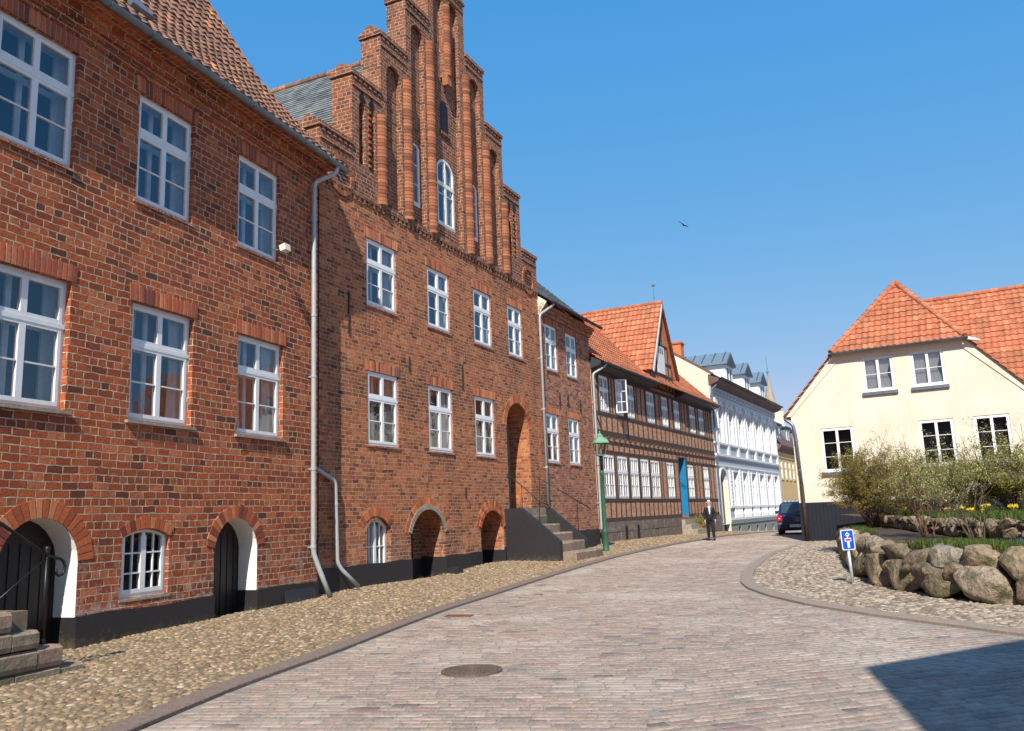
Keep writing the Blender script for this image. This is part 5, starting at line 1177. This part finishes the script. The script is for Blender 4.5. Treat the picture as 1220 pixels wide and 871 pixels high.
while s < Ltot:
    wd = rr.uniform(.70, 1.10); hh = rr.uniform(.21, .27); x, y, a, _ = polyat(WL2, s+wd/2); nx, ny = math.sin(a), -math.cos(a)
    put(bwl, boulder_mesh(wd/2*1.08, .32, hh, 300+k), x+nx*.42, y+ny*.42, zr(y)+.60+rr.uniform(-.03, .03), a, rr.uniform(-.15, .15)); s += wd*.93; k += 1
for i in range(22):
    s = rr.uniform(.5, Ltot); x, y, a, _ = polyat(WL2, s); nx, ny = math.sin(a), -math.cos(a); put(bwl, boulder_mesh(.2, .16, .13, 600+i), x+nx*.22, y+ny*.22, zr(y)+.42+rr.uniform(-.05, .05), a+rr.uniform(-.5, .5), .3)
bk = MB(); P = [polyat(WL2, s)[:3] for s in np.linspace(0, Ltot, 40)]; vs = []
for x, y, a in P: nx, ny = math.sin(a), -math.cos(a); vs += [(x+nx*.42-6.6, y+ny*.42-14, -.2), (x+nx*.42-6.6, y+ny*.42-14, .66)]
bk.add(vs, [(2*i, 2*i+2, 2*i+3, 2*i+1) for i in range(39)]); bk.build('earth_fill', 'earth', bwl)
# bed soil
ZB = lambda x, y: .80+.05*min(1, max(0, (x-7.5)/3))
from mathutils import noise as mns
W2 = [(16, 11.6), (12.0, 13.4), (9.6, 14.6), (9.05, 15.6), (9.0, 17.0), (9.6, 19.6), (10.3, 22.6), (10.9, 25.6), (11.4, 27.4)]
bed = MB(); n_ = 40; vs = []
for i in range(n_):
    x, y, a, _ = polyat(WL2, Ltot*i/(n_-1)); nx, ny = math.sin(a), -math.cos(a); x += nx*.38; y += ny*.38; x2, y2, _, L2 = polyat(W2, polyat(W2, 0)[3]*i/(n_-1))
    for j in range(9): q = j/8; X, Y = x+(x2-x)*q, y+(y2-y)*q; vs.append((X, Y, ZB(X, Y)-.03+.035*mns.noise(Vector((X*2, Y*2, 0)))+(.04 if 0 < j < 8 else -.05)))
bed.add(vs, [(i*9+j, i*9+j+1, (i+1)*9+j+1, (i+1)*9+j) for i in range(n_-1) for j in range(8)]); tag(bed.build('bed_soil', 'earth', smooth=True), kind='structure')
up_ = MB(); vs = []; L2 = polyat(W2, 0)[3]
for i in range(n_):
    x, y, a, _ = polyat(W2, L2*i/(n_-1)); d = min(1, max(0, (y-11)/16)); x2, y2 = 13.0+5.6*(1-d)+1, 33.0-7*(1-d)
    if i == n_-1: x2, y2 = 12.6, 33.6
    for j in range(7): q = j/6; vs.append((x+(x2-x)*q, y+(y2-y)*q, 1.10+.08*q))
up_.add(vs, [(i*7+j, i*7+j+1, (i+1)*7+j+1, (i+1)*7+j) for i in range(n_-1) for j in range(6)]); tag(up_.build('terrace_soil', 'earth'), kind='structure')
tw_ = empty('rubble_wall', (10, 20, 0), label='low wall of small fieldstones behind the shrubs, holding up the daffodil terrace', cat='stone wall')
pool = [boulder_mesh(.26, .16, .13, 900+i) for i in range(9)]
for row, zz in enumerate((.92, 1.08)):
    s = .1*row
    while s < L2:
        x, y, a, _ = polyat(W2, s); me = pool[rr.randrange(9)]; o = bpy.data.objects.new('fieldstone', me); col.objects.link(o); o.parent = tw_; k_ = rr.uniform(.75, 1.15); o.scale = (k_, 1, k_*.95); o.location = (x-10, y-20, zz); o.rotation_euler = (0, rr.uniform(-.2, .2), a+rr.uniform(-.1, .1)+math.pi*rr.randrange(2)); s += .47*k_
vs = []; bk = MB()
for i in range(30): x, y, a, _ = polyat(W2, L2*i/29); vs += [(x+.1-10, y-20, .6), (x+.1-10, y-20, 1.12)]
bk.add(vs, [(2*i, 2*i+2, 2*i+3, 2*i+1) for i in range(29)]); bk.build('earth_fill', 'earth', tw_)

# ---------------- planting
def blades(name, mat, pts, h, wdt, kind='stuff', lean=.5, parent=None):
    mb = MB()
    for (x, y, z) in pts:
        a = random.uniform(0, 6.28); l = random.uniform(.1, lean)*h; hh = h*random.uniform(.5, 1.2); dx, dy = math.cos(a), math.sin(a); w_ = wdt*random.uniform(.6, 1.3)
        mb.add([(x-dy*w_, y+dx*w_, z), (x+dy*w_, y-dx*w_, z), (x+dx*l*.4+dy*w_*.8, y+dy*l*.4-dx*w_*.8, z+hh*.6), (x+dx*l, y+dy*l, z+hh), (x+dx*l*.4-dy*w_*.8, y+dy*l*.4+dx*w_*.8, z+hh*.6)], [(0, 1, 2, 3, 4)])
    return mb.build(name, mat, parent) if parent else tag(mb.build(name, mat), kind=kind)
def strip(n, smin, smax, o0, o1, dz=0, P=WL2):
    out_ = []
    for _ in range(n):
        s = random.uniform(smin, smax); x, y, a, _x = polyat(P, s); o = random.uniform(o0, o1); x += math.sin(a)*o; y -= math.cos(a)*o; out_.append((x, y, .80+dz))
    return out_
blades('grass', 'grass', strip(13000, 0, 10.8, .45, 1.45, -.02)+strip(1200, 16, Ltot, .45, .8, 0), .15, .008)
blades('bluebells', 'bluebell', strip(1700, 0, 8.6, .8, 1.7, 0), .17, .008)
cl = MB(); leaf_cloud(cl, [(x, y, z+random.uniform(0, .2)) for x, y, z in strip(1500, 4.6, 7.6, 1.5, 2.3, 0)], .022); tag(cl.build('ground_cover', 'silver_leaf'), kind='stuff')
# leaf litter and mulch
mu = MB(); 
for x, y, z in strip(5200, 5.5, Ltot-.6, .7, 2.6, -.02): mu.add([(x+random.gauss(0, .03), y+random.gauss(0, .03), z+random.uniform(0, .05)) for _ in range(3)], [(0, 1, 2)])
tag(mu.build('mulch', 'leaf_brown'), kind='stuff')
# terrace green and daffodils
tp_ = strip(16000, 0, L2, .15, 3.2, .30, W2); blades('grass', 'grass', tp_, .22, .010)
def shrub(pos, label, cat, spread, height, n_stem, n_twig, n_leaf, leafm, leafs, lean=(0, 0), seed=1, name='shrub', gap=0, shape=(1, 1), group=None, bark='bark', low=.35):
    rg = random.Random(seed); root = empty(name, pos, rz=0, label=label, cat=cat, group=group); st = MB(); tips = []
    def twig(p, d, L, r, depth):
        k = 4; pts = [p]; dd2 = d.copy()
        for i in range(k): dd2 = (dd2+Vector((rg.gauss(0, .13), rg.gauss(0, .13), rg.gauss(.03, .08)))).normalized(); pts.append(pts[-1]+dd2*L/k)
        st.tube(pts, [r*(1-.6*i/k) for i in range(k+1)], 4 if depth < 2 else 3, cap=False)
        if depth >= 1: tips.extend(pts[2:] if depth > 1 else pts[3:])
        if depth < 3:
            for _ in range(n_twig if depth else n_twig):
                i = rg.randint(1 if depth else 2, k); q = pts[i]; nd = (dd2*rg.uniform(.5, 1.0)+Vector((rg.gauss(0, .6)*shape[0], rg.gauss(0, .6)*shape[0], rg.gauss(.15, .35)))).normalized(); twig(q, nd, L*rg.uniform(.38, .62), r*.5, depth+1)
    for i in range(n_stem):
        a = rg.uniform(0, 6.28); sp_ = rg.uniform(.1, 1)*spread/height*.9; d = Vector((math.cos(a)*sp_+lean[0], math.sin(a)*sp_+lean[1], 1)).normalized(); twig(Vector((math.cos(a)*.1, math.sin(a)*.1, -.03)), d, height*rg.uniform(.6, .78), .016, 0)
    st.build('branches', bark, root); lf = MB()
    if tips:
        for _ in range(n_leaf):
            p = tips[rg.randrange(len(tips))]; 
            if p.z < height*low and rg.random() < .75: continue
            q = Vector(p)+Vector((rg.gauss(0, .035), rg.gauss(0, .035), rg.gauss(0, .035))); s_ = leafs*rg.uniform(.6, 1.4); a = Vector((rg.gauss(0, 1), rg.gauss(0, 1), rg.gauss(0, 1))).normalized(); b_ = a.cross(Vector((rg.gauss(0, 1), rg.gauss(0, 1), 1))).normalized()
            lf.add([q-a*s_, q+b_*s_*.4, q+a*s_, q-b_*s_*.4], [(0, 1, 2, 3)], rg.random())
        lf.build('foliage', leafm, root)
    return root
shrub((10.65, 25.6, .82), 'dense rounded shrub covered in brownish new leaves, leftmost in the raised bed', 'shrub', 2.35, 2.05, 44, 4, 64000, 'leaf_brown', .021, seed=3, bark='twig_red', low=.30)
shrub((11.2, 22.9, .85), 'brown-leaved shrub with many thin stems, just right of the dense rounded one', 'shrub', 1.5, 1.95, 20, 4, 20000, 'leaf_brown', .020, seed=4, bark='twig_red')
shrub((8.75, 18.3, .80), 'open shrub with sparse pale green buds, right of the two brown shrubs', 'shrub', .9, 1.75, 11, 4, 4200, 'leaf_pale', .018, seed=8, bark='twig_red', low=.45)
shrub((8.65, 16.2, .80), 'thin shrub with bare crossing stems and few pale leaves, near the front boulders', 'shrub', .95, 1.75, 9, 4, 3400, 'leaf_pale', .018, seed=11, low=.45)
shrub((12.0, 20.4, 1.1), 'rounded yellow-green hedge bush on the terrace at the right edge', 'shrub', 2.0, 1.5, 34, 4, 42000, 'leaf_green', .024, seed=13)
shrub((11.4, 22.2, 1.1), 'low loose yellowish bush on the terrace left of the yellow-green hedge bush', 'shrub', 1.5, 1.2, 20, 4, 15000, 'leaf_green', .022, seed=14, bark='twig_red')
shrub((9.6, 14.7, .85), 'leaning shrub with long nearly bare branches at the far right edge', 'shrub', .7, 2.2, 6, 3, 900, 'leaf_pale', .020, lean=(-.25, 0), seed=17, low=.5)
# daffodils: each clump a plant
def daffodil(pos, seed):
    rg = random.Random(seed); root = empty('daffodil', pos, rz=0); st = MB(); fw = MB()
    for i in range(6):
        a = rg.uniform(0, 6.28); r1 = rg.uniform(.02, .14); h_ = rg.uniform(.26, .38); x, y = math.cos(a)*r1, math.sin(a)*r1; st.tube([(x*.5, y*.5, 0), (x, y, h_)], .005, 3, cap=False)
        for _ in range(2): b_ = rg.uniform(0, 6.28); st.add([(x*.5-.008, y*.5, 0), (x*.5+.008, y*.5, 0), (x+math.cos(b_)*.07, y+math.sin(b_)*.07, h_*.8)], [(0, 1, 2)])
        for k in range(6): t = k*math.pi/3; fw.add([(x, y-.01, h_), (x+.045*math.cos(t-.35), y-.02, h_+.045*math.sin(t-.35)), (x+.06*math.cos(t), y-.015, h_+.06*math.sin(t)), (x+.045*math.cos(t+.35), y-.02, h_+.045*math.sin(t+.35))], [(0, 1, 2, 3)])
        fw.tube([(x, y-.01, h_), (x, y-.055, h_)], [.016, .026], 7)
    return root, st, fw
r0, st, fw = daffodil((0, 0, 0), 1); o_s = st.build('stems', 'grass', r0); o_f = fw.build('flowers', 'yellow_petal', r0)
DL = 'yellow daffodil clump flowering on the terrace behind the shrubs'
rq = random.Random(4)
for i in range(15):
    q = rq.random()**.8; x, y, a, _ = polyat(W2, L2*(.42+.52*q)); o = rq.uniform(.3, 3.2); pos = (x+math.sin(a)*o, y-math.cos(a)*o, 1.14)
    if i == 0: root = r0
    else:
        root = r0.copy(); col.objects.link(root)
        for ch in (o_s, o_f): c = ch.copy(); col.objects.link(c); c.parent = root
    root.scale = (rq.uniform(.5, .8),)*3; root.location = pos; root.rotation_euler = (0, 0, rq.uniform(-.9, .9)); tag(root, DL, 'flower', 'daffodils on the terrace')

wd_ = []
for _ in range(900):
    y = random.choice([random.uniform(8, 17.3), random.uniform(17.8, 30)]); 
    if mns.noise(Vector((y*1.3, 0, 3))) < .05: continue
    p = left_pt(y, random.uniform(.0, .035)); wd_.append((p[0]+.02, p[1], p[2]))
blades('weeds', 'grass', wd_, .07, .006)
# ---------------- dead-end sign
sg = empty('road_sign', (6.42, 16.75, .03), rz=R(4), label='small blue and white dead-end sign on a short grey post beside the boulder wall', cat='sign')
sg.rotation_euler = (0, R(-2.0), R(2))
MB().tube([(0, 0, -.05), (0, 0, .74)], .030, 12).build('post', 'galv', sg, True)
def rrect(w_, h_, r): 
    return [(sx*(w_/2-r)+r*math.cos(a), sz*(h_/2-r)+r*math.sin(a)) for sx, sz, a0 in ((1, 1, 0), (-1, 1, 90), (-1, -1, 180), (1, -1, 270)) for a in (R(a0), R(a0+30), R(a0+60), R(a0+90))]
pz = .87
pn = MB().prism([(x, z+pz) for x, z in rrect(.255, .385, .03)], 'y', -.045, -.030).build('sign_plate', 'sign_white', sg)
MB().prism([(x, z+pz) for x, z in rrect(.225, .355, .022)], 'y', -.048, -.044).build('sign_face', 'sign_blue', pn)
MB().box(-.022, .022, -.051, -.047, pz-.15, pz-.02).build('road_symbol', 'sign_white', pn); MB().box(-.064, .064, -.0512, -.0475, pz-.032, pz+.032).build('bar_border', 'sign_white', pn); MB().box(-.050, .050, -.0535, -.0505, pz-.02, pz+.02).build('closed_bar', 'sign_red', pn)
ar = MB(); ar.box(-.010, .010, -.051, -.047, pz+.032, pz+.075); ar.prism([(-.045, pz+.085), (0, pz+.125), (.045, pz+.085), (.045, pz+.102), (0, pz+.148), (-.045, pz+.102)], 'y', -.051, -.047); ar.box(-.028, .028, -.0512, -.047, pz+.070, pz+.092); ar.build('path_symbol', 'sign_white', pn)
MB().tube([(-.05, -.015, pz), (.05, -.015, pz)], .016, 8).build('clamp', 'galv', sg)

# ---------------- street lamp
lp = empty('street_lamp', (3.02, 29.85, .28), rz=R(10), label='green iron street lamp with a pale green lantern roof beside the entrance steps', cat='street lamp')
MB().lathe([(.15, -.1), (.15, .06), (.13, .10), (.12, .75), (.135, .78), (.11, .84), (.095, 1.0), (.080, 2.2), (.070, 3.15), (.095, 3.2), (.095, 3.3), (.055, 3.36)], seg=16).build('pole', 'green_paint', lp, True)
MB().lathe([(.055, 3.34), (.05, 3.75), (.09, 3.82), (.05, 3.9), (.12, 4.0)], seg=12).tube([(-.22, 0, 3.55), (.0, 0, 3.6)], .018, 6).build('bracket', 'iron', lp, True)
lg = MB(); lg.add([(s1*q, s2*q, z) for q, z in ((.14, 4.02), (.25, 4.52)) for s1, s2 in ((-1, -1), (1, -1), (1, 1), (-1, 1))], [(0, 1, 5, 4), (1, 2, 6, 5), (2, 3, 7, 6), (3, 0, 4, 7)]); lan = lg.build('lantern', 'lamp_glass', lp)
f = MB()
for s1, s2 in ((-1, -1), (1, -1), (1, 1), (-1, 1)): f.tube([(s1*.14, s2*.14, 4.0), (s1*.25, s2*.25, 4.53)], .013, 4)
f.box(-.15, .15, -.15, .15, 3.98, 4.02); f.build('frame', 'copper', lan)
MB().lathe([(.0, 0), (.05, 0), (.05, .28), (.0, .32)], (0, 0, 4.05), 10).build('bulb', 'sign_white', lan)
MB().add([(s1*q, s2*q, z) for q, z in ((.31, 4.52), (.30, 4.56), (.10, 4.80)) for s1, s2 in ((-1, -1), (1, -1), (1, 1), (-1, 1))], [(0, 1, 5, 4), (1, 2, 6, 5), (2, 3, 7, 6), (3, 0, 4, 7), (4, 5, 9, 8), (5, 6, 10, 9), (6, 7, 11, 10), (7, 4, 8, 11), (8, 9, 10, 11), (3, 2, 1, 0)]).lathe([(.11, 4.79), (.13, 4.84), (.07, 4.92), (.02, 4.96), (.035, 5.0), (0, 5.06)], seg=10).build('lantern_roof', 'green_lid', lp); lp.scale = (.83,)*3

# ---------------- church spire far away
spz = zr(120)
sp = empty('church_tower', (36.6, 119, spz), rz=R(20), label='slim distant church spire with a thin finial above the end of the street', cat='tower')
MB().box(-1.15, 1.15, -1.15, 1.15, 0, 15.6).build('shaft', 'cream_pale', sp); MB().lathe([(1.35, 15.6), (1.2, 15.9), (.75, 17.4), (.30, 19.6), (.08, 20.9)], seg=8).build('spire', 'spire', sp); MB().lathe([(.08, 20.8), (.10, 21.2), (.22, 21.4), (.06, 21.6), (.03, 23.6)], seg=6).build('finial', 'copper', sp)

# ---------------- man
def skin_mesh(name, verts, edges, radii, mat, sub=2):
    me = bpy.data.meshes.new(name); me.from_pydata([tuple(v) for v in verts], edges, []); o = bpy.data.objects.new(name, me); col.objects.link(o)
    m = o.modifiers.new('s', 'SKIN'); o.modifiers.new('u', 'SUBSURF').levels = sub; o.modifiers['u'].render_levels = sub
    for i, r in enumerate(radii): me.skin_vertices[0].data[i].radius = r if isinstance(r, tuple) else (r, r)
    me.skin_vertices[0].data[0].use_root = True
    bpy.context.view_layer.update(); dg = bpy.context.evaluated_depsgraph_get(); ev = bpy.data.meshes.new_from_object(o.evaluated_get(dg))
    o.modifiers.clear(); o.data = ev; ev.materials.clear(); ev.materials.append(MATS[mat]); ev.shade_smooth(); return o
def person(pos, rz, sc_):
    root = empty('person', pos, rz=rz, label='man in dark suit and white shirt walking beside the kerb near the blue door', cat='person')
    # x = his left, -y = forward
    V = [(0, 0, .95), (0, .01, 1.12), (0, .01, 1.30), (0, .0, 1.44), (0, -.005, 1.52), (0, -.01, 1.60),                # 0-5 spine, neck, head base
         (.15, .01, 1.40), (.215, .03, 1.16), (.235, -.03, .93), (.235, -.05, .86),                                      # 6-9 left arm
         (-.15, .01, 1.40), (-.215, .02, 1.16), (-.225, -.04, .93), (-.225, -.06, .86),                                  # 10-13 right arm
         (.09, 0, .88), (.11, -.07, .50), (.13, -.03, .09), (.14, -.14, .035),                                            # 14-17
         (-.09, 0, .88), (-.10, .04, .50), (-.09, .16, .12), (-.09, .09, .035),                                           # 18-21
         (0, -.015, 1.70), (0, -.01, 1.75)]
    E_ = [(0, 1), (1, 2), (2, 3), (3, 4), (4, 5), (5, 22), (22, 23), (3, 6), (6, 7), (7, 8), (8, 9), (3, 10), (10, 11), (11, 12), (12, 13), (0, 14), (14, 15), (15, 16), (16, 17), (0, 18), (18, 19), (19, 20), (20, 21)]
    Rr = [(.11, .085), (.11, .08), (.12, .085), (.07, .06), .05, .075, .045, .036, .030, .034, .045, .036, .030, .034, .07, .058, .038, .036, .07, .058, .038, .036, .088, .06]
    for sx, base in ((1, 9), (-1, 13)):
        hx, hy, hz = V[base]
        for k, (dy, ln) in enumerate(((-.032, .075), (-.011, .085), (.011, .08), (.031, .062))):
            i = len(V); V += [(hx+sx*.005, hy+dy, hz-.05), (hx-sx*.004, hy+dy*1.1-.006, hz-.05-ln*.5), (hx-sx*.018, hy+dy*1.1-.014, hz-.05-ln)]; E_ += [(base, i), (i, i+1), (i+1, i+2)]; Rr += [.011, .009, .008]
        i = len(V); V += [(hx-sx*.015, hy-.035, hz-.015), (hx-sx*.02, hy-.06, hz-.05)]; E_ += [(base, i), (i, i+1)]; Rr += [.012, .009]
    b_ = skin_mesh('body', V, E_, Rr, 'skin'); b_.parent = root; b_.data.materials.append(MATS['suit'])
    for f_ in b_.data.polygons:
        c_ = f_.center
        if .10 < c_.z < 1.46 and not (abs(c_.x) > .185 and c_.z < .91): f_.material_index = 1
    def part(nm, idx, edges, rad, mat, pts=None):
        o = skin_mesh(nm, pts or [V[i] for i in idx], edges, rad, mat); o.parent = root; return o
    part('jacket', None, [(0, 1), (1, 2), (2, 3), (3, 4), (3, 5), (5, 6), (6, 7), (3, 8), (8, 9), (9, 10)], [(.19, .145), (.175, .135), (.19, .135), (.16, .115), (.085, .08), .092, .066, .050, .092, .066, .050], 'suit',
         [(0, 0, .82), (0, .01, 1.08), (0, .01, 1.28), (0, .0, 1.42), (0, .005, 1.47), (.16, .01, 1.38), (.222, .03, 1.16), (.24, -.03, .93), (-.16, .01, 1.38), (-.222, .02, 1.16), (-.23, -.04, .93)])
    part('trousers', None, [(0, 1), (1, 2), (2, 3), (0, 4), (4, 5), (5, 6)], [(.16, .12), .105, .082, .070, .105, .082, .070], 'suit', [(0, 0, .93), (.09, 0, .84), (.112, -.07, .50), (.13, -.03, .06), (-.09, 0, .84), (-.10, .04, .50), (-.09, .15, .09)])
    for p, q in (((.13, .0, .045), (.145, -.18, .035)), ((-.09, .17, .06), (-.09, .01, .032))): part('shoe', None, [(0, 1)], [.062, .050], 'shoe', [p, q])
    s_ = MB().add([(-.030, -.140, 1.44), (.030, -.140, 1.44), (.035, -.156, 1.32), (.008, -.160, 1.14), (-.008, -.160, 1.14), (-.035, -.156, 1.32), (-.05, -.08, 1.50), (.05, -.08, 1.50)], [(0, 1, 2, 3, 4, 5), (6, 7, 1, 0)]); s_.build('shirt', 'shirt', root)
    h_ = skin_mesh('hair', [(0, .04, 1.66), (0, .02, 1.755), (0, -.045, 1.765)], [(0, 1), (1, 2)], [(.088, .075), (.088, .07), (.07, .04)], 'hair_grey'); h_.parent = root
    f = MB(); f.prism([(-.10, 1.655), (-.128, 1.648), (-.10, 1.70)], 'x', -.012, .012); f.build('nose', 'skin', root)
    f = MB(); 
    for sx in (-1, 1): f.lathe([(0, -.01), (.011, -.005), (.011, .005), (0, .01)], (sx*.032, -.098, 1.69), 8)
    f.islands('eye', 'suit', root); MB().box(-.025, .025, -.100, -.088, 1.618, 1.626).build('mouth', 'tail_red', root)
    f = MB()
    for sx in (-1, 1): f.lathe([(0, -.03), (.016, -.015), (.018, .012), (0, .03)], (sx*.090, .0, 1.675), 8)
    f.islands('ear', 'skin', root); MB().box(.205, .262, -.10, -.0, .80, .86).build('cuff', 'shirt', root) if False else None
    root.scale = (sc_,)*3; return root
person((8.12, 36.2, .295), R(-8), .93)

# ---------------- car
CR = empty('parked_car', (13.35, 41.2, zr(41.2)+.02), rz=R(-20), label='dark blue small hatchback seen from behind, half hidden by the cream house', cat='car')
CR.scale = (1.06,)*3
# local: +y forward, x to its right; rear bumper at y = 0
def loft(mb, secs, cap=True):
    k = len(secs[0]); o = [v for s in secs for v in s]
    fs = [(i*k+j, i*k+(j+1) % k, (i+1)*k+(j+1) % k, (i+1)*k+j) for i in range(len(secs)-1) for j in range(k)]
    if cap: fs += [tuple(range(k))[::-1], tuple(range((len(secs)-1)*k, len(secs)*k))]
    return mb.add(o, fs)
def sec(y, hw_, z0, z1, tuck=.12, rtop=.06): 
    h_ = [(hw_-tuck, z0), (hw_-.02, z0+.14), (hw_, z0+(z1-z0)*.45), (hw_-.015, z0+(z1-z0)*.75), (hw_-rtop, z1-.03), (hw_-rtop-.08, z1)]
    return [(x, y, z) for x, z in h_]+[(-x, y, z) for x, z in h_[::-1]]
bd = loft(MB(), [sec(.02, .76, .30, .92), sec(.10, .81, .24, .98), sec(.55, .83, .22, 1.0), sec(1.6, .83, .20, .98), sec(2.7, .83, .20, .95), sec(3.1, .82, .20, .92), sec(3.6, .78, .22, .78), sec(3.78, .68, .30, .62)])
body = bd.build('body', 'car_blue', CR, True)
def cs_(y, hb, ht, z0, z1): return [(hb, y, z0), (ht, y, z1-.05), (ht-.08, y, z1), (-ht+.08, y, z1), (-ht, y, z1-.05), (-hb, y, z0)]
loft(MB(), [cs_(.16, .74, .70, .93, 1.02), cs_(.38, .76, .62, .93, 1.44), cs_(.65, .77, .60, .93, 1.52), cs_(1.6, .77, .60, .93, 1.53), cs_(2.2, .77, .58, .92, 1.46), cs_(2.95, .76, .66, .90, .98)]).build('cabin', 'car_blue', CR)
rw = MB(); rw.add([(-.60, .135, 1.02), (.60, .135, 1.02), (.50, .325, 1.40), (-.50, .325, 1.40)], [(0, 1, 2, 3)]); rw.build('rear_window', 'car_glass', CR)
for sx in (-1, 1):
    q = MB(); q.add([(sx*.775, .5, 1.0), (sx*.785, 2.5, 1.0), (sx*.64, 2.05, 1.41), (sx*.635, .65, 1.44)], [(0, 1, 2, 3)]); q.build('side_window', 'car_glass', CR)
    t = MB(); t.prism([(sx*.80, .66), (sx*.58, .66), (sx*.60, .92), (sx*.76, .95), (sx*.82, .80)], 'y', -.005, .16); tl = t.build('tail_light', 'tail_red', CR); MB().lathe([(0, -.0), (.05, -.0), (.05, .01), (0, .01)], seg=12).build('lamp_bowl', 'sign_white', tl)
    tl.children[0].rotation_euler = (R(90), 0, 0); tl.children[0].location = (sx*.69, -.003, .78); tl.children[0].scale = (.6, .6, .6)
    for y in (.62, 3.0):
        wx = sx*.72; tt = MB().lathe([(.20, -.09), (.285, -.09), (.30, -.06), (.30, .06), (.285, .09), (.20, .09)], seg=24); wo = tt.build('wheel', 'rubber', CR, True); wo.rotation_euler = (0, R(90), 0); wo.location = (wx, y, .30)
        rm = MB().lathe([(0, -.05), (.2, -.05), (.2, .07), (.17, .06), (.05, .075), (0, .075)], seg=20).build('rim', 'rim', wo); rm.rotation_euler = (0, 0, 0) if sx > 0 else (R(180), 0, 0)
MB().prism([(-.06, .32), (-.07, .52), (-.03, .60), (.14, .60), (.14, .30), (.0, .26)], 'x', -.80, .80).build('bumper', 'bumper', CR)
MB().box(-.26, .26, -.078, -.066, .385, .495).build('number_plate', 'sign_white', CR)
def text(txt, size, loc, rot, mat, parent, name='lettering', ex=.002):
    cu = bpy.data.curves.new(name, 'FONT'); cu.body = txt; cu.size = size; cu.align_x = 'CENTER'; cu.align_y = 'CENTER'; cu.extrude = ex; o = bpy.data.objects.new(name, cu); col.objects.link(o)
    bpy.context.view_layer.update(); me = bpy.data.meshes.new_from_object(o.evaluated_get(bpy.context.evaluated_depsgraph_get())); bpy.data.objects.remove(o); o = bpy.data.objects.new(name, me); col.objects.link(o)
    me.materials.clear(); me.materials.append(MATS[mat]); o.parent = parent; o.location = loc; o.rotation_euler = rot; return o
pm = MB()
for x in (-.20, -.14, -.06, -.0, .09, .15, .21): pm.box(x-.02, x+.012, -.0795, -.0775, .41, .47)
pm.build('plate_characters', 'tar', CR)
MB().box(-.14, .14, .12, .135, .90, .93).build('boot_handle', 'zinc_pale', CR); MB().tube([(0, .12, 1.03), (.28, .15, 1.06)], .012, 5).build('rear_wiper', 'rubber', CR)
for sx in (-1, 1): MB().box(sx*.80, sx*.98, 2.25, 2.37, .98, 1.12).build('door_mirror', 'car_blue', CR)

# ---------------- bird
bd_ = MB(); bd_.tube([(-.16, 0, -.02), (-.08, 0, .01), (.05, 0, .02), (.13, 0, .05), (.19, 0, .05)], [.01, .045, .06, .035, .008], 8)
bd_.add([(-.06, -.02, .03), (.07, -.02, .03), (.02, -.28, .20), (-.10, -.40, .26), (-.16, -.26, .16)], [(0, 1, 2, 3, 4)]); bd_.add([(-.06, .02, .03), (.07, .02, .03), (.02, .28, -.10), (-.10, .38, -.2), (-.16, .25, -.12)], [(0, 1, 2, 3, 4)])
bd_.add([(-.12, -.03, .0), (-.12, .03, 0), (-.30, .07, -.03), (-.30, -.07, -.03)], [(0, 1, 2, 3)])
bo = bd_.build('bird', 'bird_black'); bo.scale = (.6,)*3; bo.location = (7.36, 33.46, 13.27); bo.rotation_euler = (R(70), R(15), R(75)); tag(bo, 'small black bird in flight against the blue sky', 'bird')
